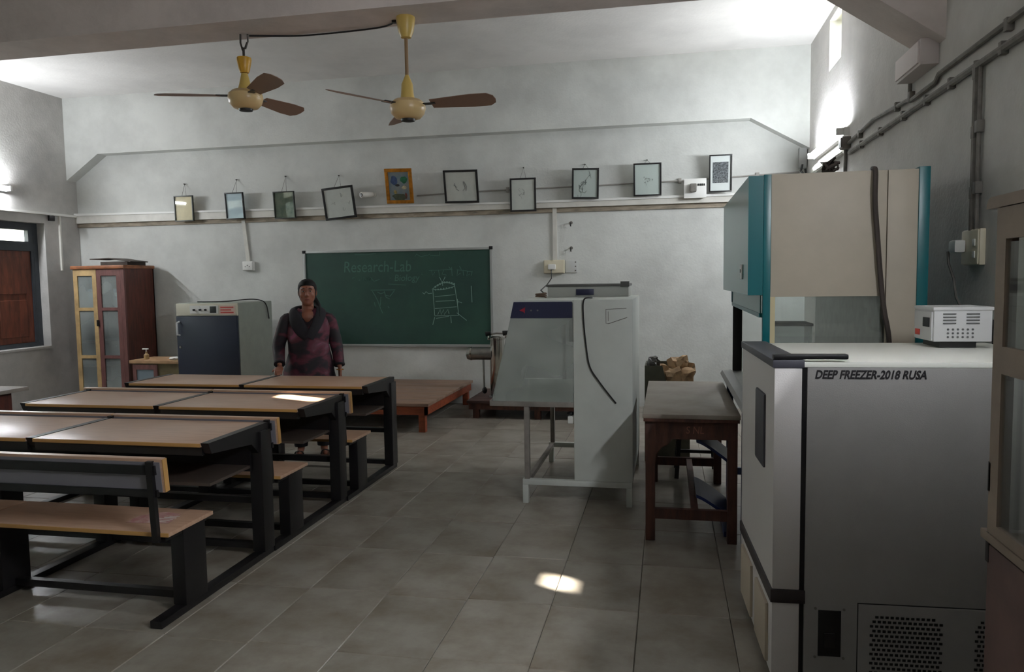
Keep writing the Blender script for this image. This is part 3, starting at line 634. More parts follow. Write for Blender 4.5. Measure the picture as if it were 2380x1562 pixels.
# ------------------------------------------------------------------ water still
t = thing('water_still', 'stainless steel water distiller with a horizontal boiler beside the chalkboard', 'distiller', (-1.9, 8.4, .2))
part('condenser', MB().lathe([(.075, .24), (.082, .25), (.082, .86), (.088, .865), (.088, .885), (.06, .90), (.02, .905)], (-1.905, 8.4, 0), 28), M_chrome, t)
part('boiler', MB().lathe([(.03, -2.27), (.065, -2.255), (.072, -2.235), (.072, -1.96)], (0, 8.4, .70), 24, 'x'), M_steel, t)
part('boiler_flange', MB().lathe([(.078, -2.215), (.078, -2.20)], (0, 8.4, .70), 24, 'x'), M_chrome, t)
for k, (x, z) in enumerate(((-2.0, .925), (-1.80, .935))): part('valve_knob', MB().tube([(x-.03, 8.38, z), (x+.03, 8.38, z+.01)], [.03, .022], 10), M_black, t)
part('top_pipe', MB().tube([(-2.0, 8.38, .86), (-2.0, 8.38, .92), (-1.9, 8.38, .935), (-1.8, 8.38, .93), (-1.8, 8.38, .88)], .012, 8), M_chrome, t)
part('drain_pipe', MB().tube([(-2.07, 8.4, .63), (-2.065, 8.4, .30)], .012, 8).tube([(-1.98, 8.4, .63), (-1.98, 8.4, .2)], .014, 8), M_steel, t)
part('drain_cap', MB().ellipsoid((-2.06, 8.4, .275), (.03, .03, .04), 10, 6), M_black, t)
part('stand', MB().lathe([(.10, .2), (.10, .215), (.03, .22), (.03, .25)], (-1.905, 8.4, 0), 20), M_steel, t)

# ------------------------------------------------------------------ clean air hood (glass sided)
t = thing('laminar_hood', 'white clean air hood with glass side and navy top panel on a low stand', 'lab hood', (-.7, 5.65, 0))
M_hood = mat('hood_white', (204, 208, 202), .45, var=.05, scale=3); M_dustm = mat('dusty_grey_paint', (140, 134, 128), .6, var=.15); M_navy = mat('navy_panel', (34, 38, 66), .4)
hy0, hy1 = 5.05, 6.27
part('rear_housing', MB().box((-.62, hy0, .17), (-.225, hy1, 1.405), .006), M_hood, t)
part('top_cap', MB().prism([(-1.025, 1.385), (-1.01, 1.405), (-.62, 1.405), (-.62, 1.385)], 'y', hy0, hy1), M_hood, t, smooth=False)
part('canopy', MB().prism([(-1.02, 1.395), (-1.045, 1.285), (-.62, 1.285), (-.62, 1.395)], 'y', hy0+.012, hy1), M_hood, t, smooth=False)
np_ = part('name_panel', MB().prism([(-1.025, 1.393), (-1.05, 1.283), (-.625, 1.283), (-.625, 1.393)], 'y', hy0-.004, hy0+.01), M_navy, t, smooth=False)
part('red_emblem', MB().prism([(-.985, 1.335), (-.955, 1.352), (-.955, 1.345), (-.945, 1.36), (-.948, 1.315), (-.958, 1.325)], 'y', hy0-.006, hy0-.004), mat('emblem_red', (150, 26, 50), .5), np_, smooth=False)
for x in (-.905, -.86): part('indicator', MB().lathe([(.006, 0), (.006, -.003)], (x, hy0-.004, 1.335), 8, 'y'), M_grey, np_)
part('work_tray', MB().box((-1.19, hy0, .685), (-.62, hy1, .705), .003), M_hood, t)
part('tray_lip', MB().box((-1.20, hy0-.004, .675), (-.62, hy0+.01, .71), .002).box((-1.205, hy0, .675), (-1.19, hy1, .715), .002), M_dustm, t)
part('side_glass', MB().prism([(-1.185, .71), (-1.045, 1.285), (-.622, 1.285), (-.622, .71)], 'y', hy0+.001, hy0+.006), M_dusty, t, smooth=False)
part('side_glass', MB().prism([(-1.185, .71), (-1.045, 1.285), (-.622, 1.285), (-.622, .71)], 'y', hy1-.006, hy1-.001), M_dusty, t, smooth=False)
sg = MB(); q = [Vector((-1.192, hy0+.01, .71)), Vector((-1.192, hy1-.01, .71)), Vector((-1.05, hy1-.01, 1.285)), Vector((-1.05, hy0+.01, 1.285))]
va = [sg.bm.verts.new(p) for p in q]; vb = [sg.bm.verts.new(p+Vector((.006, 0, 0))) for p in q]; sg.loft([va, vb]); part('front_sash', sg, M_dusty, t, smooth=False)
part('sash_handle', MB().box((-1.085, hy0+.10, 1.165), (-1.06, hy0+.20, 1.185), .004), M_chrome, t)
part('far_post', MB().box((-.86, hy1-.02, .705), (-.83, hy1-.004, 1.285)), M_dustm, t, smooth=False)
part('lamp_bracket', MB().box((-.875, 5.9, 1.19), (-.845, 5.93, 1.285), .004), M_black, t)
part('socket_strip', MB().box((-.80, hy1-.035, 1.02), (-.75, hy1-.01, 1.22), .004), M_grey, t)
for y in (hy0+.02, hy1-.02):
    part('foot_frame', MB().box((-.98, y-.02, .13), (-.23, y+.02, .17), .003), M_hood, t)
    for x in (-.96, -.25): part('foot', MB().box((x-.02, y-.02, 0), (x+.02, y+.02, .13), .003), M_hood, t)
    part('stand_leg', MB().box((-.965, y-.02, .17), (-.93, y+.02, .685), .003), M_dustm, t)
part('stand_bar', MB().box((-.965, hy0+.02, .135), (-.935, hy1-.02, .165)).box((-.965, hy0+.02, .655), (-.935, hy1-.02, .685)), M_dustm, t, smooth=False)
part('side_socket', MB().box((-.665, hy0+.02, .56), (-.62, hy0+.08, .61), .004), M_white, t); part('tap_knob', MB().ellipsoid((-.65, hy0+.05, .625), (.025, .02, .014), 10, 6), M_black, t)
part('power_cord', MB().tube(soft([(-.53, 5.25, 1.412), (-.50, 5.12, 1.415), (-.545, hy0-.006, 1.405), (-.55, hy0-.012, 1.30), (-.535, hy0-.012, 1.12), (-.51, hy0-.012, .96), (-.45, hy0-.012, .86), (-.39, hy0-.012, .78), (-.335, hy0-.008, .71)]), .0055, 6), M_rubber, t)
part('sticker_outline', MB().tube([(-.40, hy0-.001, 1.34), (-.40, hy0-.001, 1.245), (-.385, hy0-.001, 1.243), (-.26, hy0-.001, 1.285)], .002, 4).tube([(-.40, hy0-.001, 1.34), (-.265, hy0-.001, 1.345)], .002, 4).tube([(-.385, hy0-.001, 1.325), (-.385, hy0-.001, 1.26)], .002, 4), M_grey, t)
part('roof_box', MB().box((-.90, 5.75, 1.405), (-.285, 6.2, 1.485), .004), mat('roof_box_grey', (168, 170, 164), .5), t)
part('roof_box_rim', MB().box((-.91, 5.74, 1.485), (-.28, 6.21, 1.502), .002).box((-.345, 5.735, 1.48), (-.28, 5.80, 1.52), .003), mat('rim_dark', (84, 84, 82), .5), t)
part('roof_box_switch', MB().box((-.68, 5.735, 1.42), (-.545, 5.75, 1.465), .003), M_navy, t)
part('wire_coil', MB().tube([(-.92+.04*math.cos(a*.9), 5.55+.03*math.sin(a*.9), 1.412+.002*a) for a in range(16)], .006, 5), mat('coil_brown', (92, 72, 56), .6), t)

# ------------------------------------------------------------------ wooden table, stool, bin
t = thing('wooden_table', 'old red-brown wooden table with a dusty top between the hood and freezer', 'table', (.12, 5.1, 0))
M_ttop = mat('table_dust', (142, 134, 124), .6, var=.15, scale=3, color2=(122, 112, 102))
tx0_, tx1_, ty0_, ty1_ = -.14, .408, 4.39, 5.82
part('tabletop', MB().box((tx0_, ty0_, .735), (tx1_, ty1_, .76), .004), M_ttop, t)
part('top_edge', MB().box((tx0_+.005, ty0_+.004, .715), (tx1_-.005, ty1_-.004, .735), .002), M_oldwood, t)
ap = [(-.125, .715), (-.125, .46), (-.07, .46), (-.065, .515), (-.03, .56), (-.02, .565), (.0, .575), (.02, .595), (.025, .61), (.16, .61), (.38, .61), (.38, .715)]
fa = part('front_apron', MB().prism(ap, 'y', 4.425, 4.45), M_oldwood, t, smooth=False)
text_part('chalk_lettering', 'S NL', .06, mat('chalk_brown', (140, 96, 80), .9), fa, (.105, 4.4245, .645), RX, .0004, .1, .10)
part('back_apron', MB().box((-.125, 5.76, .60), (.38, 5.785, .715)), M_oldwood, t, smooth=False)
part('side_apron', MB().box((-.125, 4.45, .60), (-.10, 5.76, .715)).box((.355, 4.45, .60), (.38, 5.76, .715)), M_oldwood, t, smooth=False)
for x in (-.125, .34):
    for y in (4.43, 5.73): part('leg', MB().box((x, y, 0), (x+.055, y+.055, .715), .004), M_oldwood, t)
part('stretcher', MB().box((-.07, 4.44, .13), (.34, 4.475, .19)), M_oldwood, t, smooth=False)
part('stretcher', MB().box((-.07, 5.74, .13), (.34, 5.775, .19)), M_oldwood, t, smooth=False)
part('stretcher', MB().box((.14, 4.475, .14), (.18, 5.74, .185)), M_oldwood, t, smooth=False)
t = thing('wooden_stool', 'dark wooden stool standing behind the old table', 'stool', (.22, 6.0, 0))
part('seat', MB().box((.06, 5.87, .44), (.38, 6.19, .47), .006), M_redwood, t)
for sx in (-1, 1):
    for sy in (-1, 1): part('leg', MB().bar((.22+sx*.12, 6.03+sy*.12, .44), (.22+sx*.15, 6.03+sy*.17, 0), .032, .032), M_dark, t)
for sx in (-1, 1): part('rung', MB().bar((.22+sx*.14, 5.88, .09), (.22+sx*.14, 6.18, .09), .025, .025), M_dark, t)
for sy in (-1, 1): part('rung', MB().bar((.08, 6.03+sy*.16, .14), (.36, 6.03+sy*.16, .14), .025, .025), M_dark, t)
t = thing('storage_bin', 'olive-grey bin behind the old table, stuffed with brown paper', 'bin', (0, 6.55, 0))
part('body', MB().box((-.185, 6.38, 0), (-.17, 6.75, .81)).box((.17, 6.38, 0), (.185, 6.75, .62)).prism([(-.17, .02), (.17, .02), (.17, .62), (.0, .64), (-.04, .81), (-.17, .81)], 'y', 6.38, 6.395).box((-.185, 6.735, 0), (.185, 6.75, .81)).box((-.185, 6.38, 0), (.185, 6.75, .02)), mat('bin_olive', (84, 82, 68), .7, var=.2), t, smooth=False)
M_kraft = mat('kraft_paper', (192, 160, 122), .8, var=.25, scale=9)
part('paper_filling', MB().box((-.168, 6.397, .50), (.168, 6.733, .645)), mat('filling_brown', (120, 96, 70), .9, var=.3), t, smooth=False)
kraft = [(.045, 6.455, .72, .068), (.15, 6.46, .71, .075), (-.06, 6.55, .76, .07), (.07, 6.58, .79, .075), (.17, 6.60, .77, .07), (.125, 6.50, .825, .05)]
for k, (x, y, z, r) in enumerate(kraft):
    pk = MB(); bmesh.ops.create_icosphere(pk.bm, subdivisions=2, radius=r, matrix=Matrix.Translation((x, y, z)))
    for v_ in pk.bm.verts:
        dd = (v_.co-Vector((x, y, z))); nn = noise.noise(v_.co*14+Vector((k*3.1, 0, 0))); v_.co += dd*(.8*nn+random.uniform(-.3, .3))
    tag(part('paper_bag', pk, M_kraft, smooth=False), 'crumpled brown paper bag in the heap behind the old table', 'paper bag', 'crumpled brown paper bags')
pk = MB(); bmesh.ops.create_icosphere(pk.bm, subdivisions=2, radius=.05, matrix=Matrix.Translation((-.115, 6.44, .835)))
for v_ in pk.bm.verts: v_.co += Vector((random.uniform(-.016, .016), random.uniform(-.016, .016), random.uniform(-.016, .016)))
tag(part('plastic_bag', pk, mat('plastic_dark', (66, 64, 60), .4), smooth=False), 'dark crumpled plastic bag beside the brown paper heap', 'plastic bag')

# ------------------------------------------------------------------ teal safety cabinet
t = thing('safety_cabinet', 'tall teal and beige safety cabinet behind the freezer', 'lab cabinet', (.8, 4.9, 0))
M_teal = mat('teal_paint', (0, 92, 98), .32); M_beige = mat('beige_panel', (184, 174, 157), .5, var=.05, scale=3); M_bluem = mat('blue_steel', (46, 66, 104), .45)
sy0, sy1 = 4.0, 5.72
part('hood_front', MB().prism([(.40, 1.45), (.40, 2.045), (.455, 2.045), (.455, 1.45)], 'y', sy0, sy1), mat('teal_gloss', (20, 104, 108), .22), t, smooth=False)
part('hood_side', MB().box((.399, sy0-.003, 1.449), (.471, sy0-.0005, 2.046)), M_teal, t, smooth=False)
part('hood_end', MB().box((.457, sy1-.03, 1.36), (.505, sy1+.001, 2.045)), M_teal, t, smooth=False)
part('corner_trim', MB().box((.472, sy0-.004, .86), (.508, sy0+.03, 2.05), .002), M_teal, t)
part('lower_sash', MB().box((.462, sy0+.03, 1.355), (.470, sy1-.03, 1.45)), mat('sash_teal', (96, 132, 132), .3), t, smooth=False)
part('sash_rail', MB().box((.458, sy0+.03, 1.335), (.475, sy1-.03, 1.357)), M_teal, t, smooth=False)
part('roof', MB().box((.508, sy0+.027, 2.02), (1.184, sy1-.027, 2.048)), M_beige, t, smooth=False)
for y in (sy0, sy1-.025):
    part('side_panel', MB().box((.5085, y, 1.44), (1.045, y+.025, 2.05), .002), M_beige, t)
    part('rear_side_panel', MB().box((1.049, y, .80), (1.185, y+.025, 2.05), .002), M_beige, t)
    part('side_window', MB().box((.53, y+.008, .87), (1.045, y+.014, 1.44)), M_glass, t, smooth=False)
    part('window_stile', MB().box((.508, y, .86), (.532, y+.025, 1.44)), mat('stile_cream', (200, 188, 150), .5), t, smooth=False)
part('far_post', MB().box((.468, sy1-.03, .86), (.53, sy1+.002, 1.355), .002), M_black, t)
part('back_panel', MB().box((1.185, sy0-.006, .80), (1.235, sy1, 2.06), .003), M_teal, t)
part('inner_back', MB().box((1.03, sy0+.03, .86), (1.045, sy1-.03, 1.44)), M_steel, t, smooth=False)
part('inner_ceiling', MB().box((.50, sy0+.03, 1.44), (1.04, sy1-.03, 1.46)), M_white, t, smooth=False)
part('work_surface', MB().box((.46, sy0, .82), (1.19, sy1, .86), .003), M_steel, t)
part('arm_rest', MB().prism([(.40, .80), (.385, .83), (.40, .855), (.46, .86), (.46, .80)], 'y', sy0+.02, sy1+.05), mat('arm_rest_grey', (138, 138, 136), .4), t, smooth=False)
so_ = part('side_outlet', MB().box((.392, 4.27, 1.53), (.3995, 4.36, 1.61), .003), M_white, t); part('outlet_switch', MB().box((.389, 4.305, 1.565), (.392, 4.325, 1.585), .001), M_black, so_)
for y in (sy0+.03, sy1-.08):
    for x in (.425, 1.13):
        part('stand_leg', MB().box((x, y, 0), (x+.045, y+.05, .80), .004), M_bluem, t)
    part('stand_rail', MB().box((.455, y+.01, .10), (1.13, y+.04, .15)).box((.455, y+.01, .75), (1.13, y+.04, .80)), M_bluem, t, smooth=False)
def brace(pts, y0, y1): part('brace_plate', MB().prism(pts, 'y', y0, y1), M_bluem, t, smooth=False)
part('mid_leg', MB().box((.425, 4.50, 0), (.46, 4.545, .80), .004), M_bluem, t)
M_dblue = mat('blue_plastic', (30, 44, 92), .4)
b = thing('blue_seat', 'blue plastic chair shell pushed in under the old table', 'chair', (.30, 4.9, 0))
def shell(z0, z1, lab):
    rings = []; mb = MB()
    for k in range(9):
        u_ = k/8; x = .17+.225*u_; z = z0+(z1-z0)*(u_**1.25); rings.append((x, z))
    pts = rings+[(x, z-.02) for x, z in rings[::-1]]
    mb.prism(pts, 'y', 4.56, 4.98); return part(lab, mb, M_dblue, b, smooth=False)
shell(.585, .43, 'seat'); shell(.25, .10, 'leg_panel')
part('side_web', MB().box((.372, 4.58, .02), (.395, 4.96, .42)), M_dblue, b, smooth=False)
part('foot', MB().box((.33, 4.56, 0), (.395, 4.98, .03)), M_dblue, b, smooth=False)
part('power_cord', MB().tube(soft([(.99, 4.05, 2.065), (.985, sy0-.02, 2.04), (.985, sy0-.022, 1.9), (1.0, sy0-.022, 1.72), (1.015, sy0-.022, 1.55), (1.035, sy0-.022, 1.38), (1.06, sy0-.022, 1.24), (1.07, sy0-.02, 1.05)]), .0125, 8), mat('brown_cable', (58, 50, 46), .6), t)
# items inside the cabinet
o = thing('glass_tray_stack', 'clear acrylic box standing inside the teal cabinet', 'box', (.70, 4.6, .86))
part('body', MB().box((.60, 4.5, .862), (.80, 4.75, 1.26), .004), M_dusty, o); part('lid', MB().box((.595, 4.495, 1.26), (.805, 4.755, 1.275), .003), M_grey, o)
o = thing('cable_tangle', 'tangle of black wire lying on the roof of the teal cabinet', 'wire', (.80, 4.08, 2.05))
rnd = random.Random(5); pts = [(.80+rnd.uniform(-.055, .055)*(1-k/40), 4.08+rnd.uniform(-.035, .05), 2.062+rnd.uniform(0, .05)*(1 if k%3 else 1.3)) for k in range(30)]
part('wire', MB().tube(pts, .007, 5), mat('tangle_brown', (48, 40, 34), .7), o)

# ------------------------------------------------------------------ deep freezer (local: x depth from front, y width, z up)
t = thing('deep_freezer', 'grey upright deep freezer with black door gaskets and hand-painted lettering', 'freezer', (.382, 2.87, 0), rot=math.radians(2.5), local=True)
FD, FW, FH = 1.05, .81, 1.235
M_fz = mat('freezer_grey', (150, 148, 146), .5, var=.04, scale=6, bump=.08, bscale=220); M_fzd = mat('freezer_door', (208, 204, 202), .42, bump=.1, bscale=200)
M_fztop = mat('freezer_top_white', (242, 243, 234), .35); M_trim = mat('freezer_trim', (62, 62, 70), .45)
part('body', MB().box((.115, 0, .04), (FD, FW, FH-.02), .004), M_fz, t)
part('top', MB().box((.10, 0, FH-.02), (FD, FW, FH), .004), M_fztop, t)
part('feet', MB().box((.14, .03, 0), (.20, .09, .04)).box((.14, FW-.09, 0), (.20, FW-.03, .04)).box((FD-.08, .03, 0), (FD-.02, .09, .04)).box((FD-.08, FW-.09, 0), (FD-.02, FW-.03, .04)), M_black, t, smooth=False)
d = part('door', MB().box((0, 0, .385), (.098, FW, FH-.018), .006), M_fzd, t)
part('gasket', MB().box((.095, .004, .36), (.118, FW-.004, FH-.012)), M_black, d, smooth=False)
part('top_trim', MB().box((-.006, -.004, FH-.022), (.105, FW+.004, FH+.008), .004), M_trim, d)
part('bottom_trim', MB().box((-.006, -.004, .335), (.118, FW+.004, .385), .003), mat('freezer_trim_dark', (40, 34, 36), .45), d)
part('door_handle', MB().box((-.010, .17, .80), (.004, .37, 1.09), .010), M_trim, d)
part('top_hinge', MB().box((-.004, -.004, FH+.009), (.255, .03, FH+.028), .006), M_black, t)
lp = part('lower_panel', MB().box((0, 0, .05), (.098, FW, .335), .004), M_fzd, t)
M_grb = mat('grille_beige', (176, 164, 146), .6)
for a, b_ in ((.07, .33), (.45, .73)): part('front_grille', MB().box((-.012, a, .07), (.003, b_, .30), .005), M_grb, lp)
part('shadow_gap', MB().box((.098, .01, .05), (.118, FW-.01, .335)), M_dark, t, smooth=False)
text_part('painted_lettering', 'DEEP FREEZER-2018 RUSA', .042, mat('paint_black', (24, 22, 26), .6), t, (.140, -.0012, 1.176), RX, .0008, .25, .375, bold=.0011)
sw = part('switch_recess', MB().box((.165, -.003, .14), (.245, .004, .315), .002), M_black, t); part('rocker', MB().box((.185, -.009, .175), (.225, -.002, .23), .003), M_dark, sw)
for x in (.155, .255):
    for z in (.135, .32): part('screw', MB().lathe([(.005, 0), (.005, -.003)], (x, 0, z), 8, 'y'), M_grey, t)
vp = part('vent_panel', MB().box((.305, -.0025, .03), (FD-.02, .004, .345), .002), M_fz, t, smooth=False)
part('panel_outline', MB().box((.303, -.001, .345), (FD-.02, .003, .349)).box((.301, -.001, .03), (.304, .003, .349)), M_dark, vp, smooth=False)
vg = MB()
for (x0, x1) in ((.345, .60), (.70, .95)):
    for r_ in range(14):
        z = .295-r_*.0175
        n = int((x1-x0)/.0175)
        for k in range(n):
            if (r_ == 0) and (k < 1 or k > n-2): continue
            x = x0+k*.0175+(.0085 if r_ % 2 else 0); vg.box((x, -.004, z), (x+.011, .001, z+.009))
o = part('vent_holes', vg, M_dark, t, smooth=False); o['kind'] = 'stuff'

# voltage stabiliser on the freezer
a = math.radians(2.5)
t = thing('voltage_stabilizer', 'white metal stabiliser box with slots and a black display on the freezer', 'stabilizer', (1.09, 3.44, FH), rot=math.radians(2), local=True)
t.location.z += .0015
M_stw = mat('stabiliser_white', (214, 214, 214), .45)
part('case', MB().box((0, 0, .025), (.225, .22, .165), .006), M_stw, t)
part('top_cover', MB().box((-.004, -.004, .155), (.229, .224, .170), .004), M_stw, t)
ff = MB().box((-.006, .01, .03), (.0, .21, .150), .002); fp = part('front_panel', ff, M_stw, t)
part('display', MB().box((-.010, .03, .085), (-.005, .10, .125), .002), M_black, fp)
part('indicator_label', MB().box((-.009, .14, .045), (-.005, .19, .07)), mat('label_red', (190, 60, 48), .5), fp, smooth=False)
sl_ = MB()
for (x0, x1) in ((.035, .085), (.125, .175)):
    for k in range(4): sl_.box((x0, -.003, .10+k*.013), (x1, .001, .105+k*.013))
for r_ in range(3):
    for k in range(6): sl_.lathe([(.0045, .0), (.0045, -.002)], (.055+k*.019, 0, .045+r_*.016), 8, 'y')
part('vent_slots', sl_, mat('slot_grey', (92, 92, 92), .6), t, smooth=False)
part('rubber_base', MB().box((.03, .015, 0), (.17, .205, .025)), M_black, t, smooth=False)
part('output_cable', MB().tube([(.225, .06, .12), (.245, .05, .11), (.255, .06, .07), (.26, .07, .01)], .006, 6), M_rubber, t)

# ------------------------------------------------------------------ glazed cupboard beside the camera
t = thing('display_cupboard', 'brown framed glass cupboard standing beside the freezer', 'cupboard', (1.15, 1.5, 0))
M_cb = mat('cupboard_paint', (142, 126, 112), .5, var=.12, scale=4); M_cbd = mat('cupboard_red', (104, 80, 74), .5, var=.2, scale=4)
X0, X1, Y0, Y1, ZT = .85, 1.45, .95, 2.22, 1.745
def rounded(y0, y1, z0, z1, r):
    pts = [(y0, z0), (y1, z0), (y1, z1-r)]+[(y1-r+r*math.cos(k*PI/10), z1-r+r*math.sin(k*PI/10)) for k in range(1, 6)]
    return pts+[(y0+r-r*math.sin(k*PI/10), z1-r+r*math.cos(k*PI/10)) for k in range(0, 6)]
part('top', MB().prism(rounded(Y0, Y1+.02, ZT-.0301, ZT, .028), 'x', X0-.02, X1), M_cb, t)
part('post', MB().box((X0, Y1-.04, 0), (X0+.04, Y1, ZT-.03), .012), M_cb, t)
part('post', MB().box((X1-.04, Y1-.04, 0), (X1, Y1, ZT-.03), .006), M_cb, t)
part('post', MB().box((X0, Y0, 0), (X0+.04, Y0+.04, ZT-.03), .006), M_cb, t); part('post', MB().box((X1-.04, Y0, 0), (X1, Y0+.04, ZT-.03), .006), M_cb, t)
part('end_panel', MB().box((X0+.04, Y1-.012, .02), (X1-.04, Y1, .84)), M_cbd, t, smooth=False)
part('end_glass', MB().box((X0+.04, Y1-.012, .86), (X1-.04, Y1-.008, ZT-.03)), M_glass, t, smooth=False)
part('lower_back', MB().box((X1-.015, Y0, .05), (X1, Y1, .84)), M_cbd, t, smooth=False)
part('plinth', MB().box((X0+.02, Y0, 0), (X1, Y1-.04, .06)), M_cbd, t, smooth=False)
for z in (.83, 1.30, ): part('shelf', MB().box((X0+.04, Y0+.04, z), (X1-.02, Y1-.015, z+.022)), M_cb, t, smooth=False)
part('mid_rail', MB().box((X0-.018, Y0, .835), (X0-.0005, Y1, .86), .004), M_cb, t)
ym = 1.60
for a_, b_ in ((Y0+.04, ym), (ym+.004, Y1-.04)):
    d = part('glass_door', MB().frame('x', X0-.016, X0-.002, a_, b_, .862, ZT-.032, .055, .08, .03, [(1.29, 1.36)]), M_cb, t, smooth=False)
    for z0, z1 in ((.865, 1.29), (1.36, ZT-.12)): part('pane', MB().box((X0-.010, a_+.05, z0), (X0-.006, b_-.05, z1)), M_glass, d, smooth=False)
    part('lower_door', MB().box((X0-.014, a_, .07), (X0-.001, b_, .83), .004), M_cbd, t)
for z in (.97, .78): part('hinge', MB().box((X0-.016, Y1-.052, z), (X0-.008, Y1-.032, z+.08), .002), M_dark, t)
o = thing('dark_case', 'dark case on the upper shelf of the brown framed glass cupboard', 'case', (1.1, 1.95, 1.322))
part('body', MB().box((.95, 1.72, 1.324), (1.30, 2.10, 1.56), .01), mat('case_dark', (62, 54, 50), .6), o); part('lid', MB().box((.945, 1.715, 1.56), (1.305, 2.105, 1.585), .006), mat('case_lid', (50, 44, 42), .6), o)
o = thing('cardboard_carton', 'small carton on the lower shelf of the brown framed glass cupboard', 'carton', (1.15, 1.95, .852))
part('body', MB().box((1.0, 1.72, .854), (1.30, 2.08, 1.10), .004), mat('carton_brown', (110, 88, 72), .8), o); part('flap', MB().box((1.0, 1.72, 1.10), (1.15, 2.08, 1.106)), mat('carton_flap', (124, 100, 82), .8), o, smooth=False)

# ------------------------------------------------------------------ ceiling fans
M_fan = mat('fan_cream_gold', (196, 168, 92), .4); M_fanb = mat('fan_body', (206, 178, 128), .35); M_blade = mat('fan_blade', (132, 106, 90), .5); M_rod = mat('fan_rod', (128, 102, 70), .4)
def fan(label, x, y, zc, rod, style, a0):
    t = thing('ceiling_fan', label, 'fan', (x, y, zc), local=True)
    if style == 0:
        part('canopy', MB().lathe([(.062, 0), (.064, -.02), (.050, -.10), (.034, -.135), (.012, -.14)], (0, 0, 0), 20), M_fan, t)
        zt = -rod
        part('down_rod', MB().cyl((0, 0, -.13), (0, 0, zt+.02), .0125, 10), M_rod, t)
        part('collar', MB().lathe([(.012, zt+.06), (.038, zt), (.042, zt-.06), (.05, zt-.11)], (0, 0, 0), 18), M_fan, t)
        zb = zt-.11
    else:
        hk = MB().tube([(-.02, 0, 0), (-.022, 0, -.06), (-.008, 0, -.11), (.012, 0, -.10), (.03, 0, -.06)], .007, 6).tube([(.03, .01, 0), (.03, .01, -.05), (.01, .01, -.10), (-.015, .01, -.09)], .006, 6).cyl((0, 0, -.10), (0, 0, -.18), .009, 8)
        part('hook', hk, M_nail, t)
        part('canopy', MB().lathe([(.012, -.165), (.050, -.165), (.052, -.18), (.038, -.25), (.030, -.27), (.012, -.272)], (0, 0, 0), 20), mat('canopy_gold', (196, 148, 40), .4), t)
        part('down_rod', MB().cyl((0, 0, -.17), (0, 0, -.33), .0125, 10), M_rod, t)
        part('collar', MB().lathe([(.022, -.275), (.026, -.29), (.040, -.35), (.055, -.40)], (0, 0, 0), 18), M_fan, t); zb = -.40
    part('motor', MB().lathe([(.05, zb+.01), (.09, zb+.004), (.118, zb-.02), (.122, zb-.05), (.112, zb-.085), (.085, zb-.115), (.05, zb-.122)], (0, 0, 0), 28), M_fanb, t)
    part('motor_cap', MB().lathe([(.05, zb-.12), (.046, zb-.135), (.01, zb-.14)], (0, 0, 0), 20), M_dark, t)
    for k in range(3):
        an = a0+k*2*PI/3; Mx = Matrix.Rotation(an, 4, 'Z')
        br = MB().bar((.10, 0, zb-.03), (.20, 0, zb-.03), .045, .006); bmesh.ops.transform(br.bm, matrix=Mx, verts=br.bm.verts); part('blade_iron', br, M_dark, t, smooth=False)
        bl = MB(); outline = [(.17, -.05), (.45, -.075), (.57, -.072), (.61, -.04), (.618, .0), (.61, .04), (.57, .072), (.45, .075), (.17, .05)]
        bl.prism(outline, 'z', -.002, .002)
        bmesh.ops.transform(bl.bm, matrix=Mx @ Matrix.Translation((0, 0, zb-.03)) @ Matrix.Rotation(math.radians(-19), 4, 'X'), verts=bl.bm.verts)
        part('blade', bl, M_blade, t, smooth=False)
    return t
fan('ceiling fan on a long rod with a cream cup against the beam', -1.72, 4.97, 3.31, .44, 0, math.radians(-3))
fan('ceiling fan hung close to the beam from bare iron hooks', -2.95, 5.02, 3.31, .1, 1, math.radians(199))
t = thing('fan_cable', 'thin dark cable along the beam edge between the two ceiling fans', 'cable', (-2.3, 5.12, 3.305))
part('cable', MB().tube(soft([(-1.80, 5.02, 3.305), (-1.95, 5.10, 3.302), (-2.3, 5.125, 3.300), (-2.6, 5.125, 3.302), (-2.92, 5.05, 3.304)]), .006, 6), M_rubber, t)
part('clip', MB().box((-1.83, 5.0, 3.295), (-1.78, 5.04, 3.31), .003), M_dark, t)

# ------------------------------------------------------------------ person
def evaluated_mesh(o, name):
    bpy.context.view_layer.update(); dg = bpy.context.evaluated_depsgraph_get()
    me = bpy.data.meshes.new_from_object(o.evaluated_get(dg)); me.name = name; return me
def skin_mesh(verts, edges, radii, root=0, sub=2):
    me = bpy.data.meshes.new('skin'); me.from_pydata(verts, edges, []); o = bpy.data.objects.new('skin', me); COL.objects.link(o)
    md = o.modifiers.new('s', 'SKIN'); md.use_smooth_shade = True
    for i, r in enumerate(radii): me.skin_vertices[0].data[i].radius = r if isinstance(r, tuple) else (r, r); me.skin_vertices[0].data[i].use_root = (i == root)
    ms = o.modifiers.new('ss', 'SUBSURF'); ms.levels = sub; ms.render_levels = sub
    out = evaluated_mesh(o, 'skin'); bpy.data.objects.remove(o); bpy.data.meshes.remove(me); return out
PX, PY = -3.14, 6.24
person = thing('person', 'woman in a dark purple patterned tunic standing behind the desks', 'person', (PX, PY, 0), local=True, rot=math.radians(24))
V, E_, RD = [], [], []
def chain(pts, start=None):
    prev = start
    for p, r in pts:
        V.append(p); RD.append(r); i = len(V)-1
        if prev is not None: E_.append((prev, i))
        prev = i
    return prev
pel = chain([((0, 0, .82), (.135, .11))]); wst = chain([((0, .0, .98), (.12, .095)), ((0, .01, 1.12), (.13, .10)), ((0, .015, 1.23), (.105, .08)), ((0, .02, 1.30), .052), ((0, .01, 1.36), .048)], pel)
ch = pel+2
SH_R, EL_R, WR_R = (-.178, .02, 1.238), (-.262, .0, 1.0), (-.245, -.18, .822)
SH_L, EL_L, WR_L = (.175, .02, 1.235), (.238, .03, .985), (.262, -.07, .78)
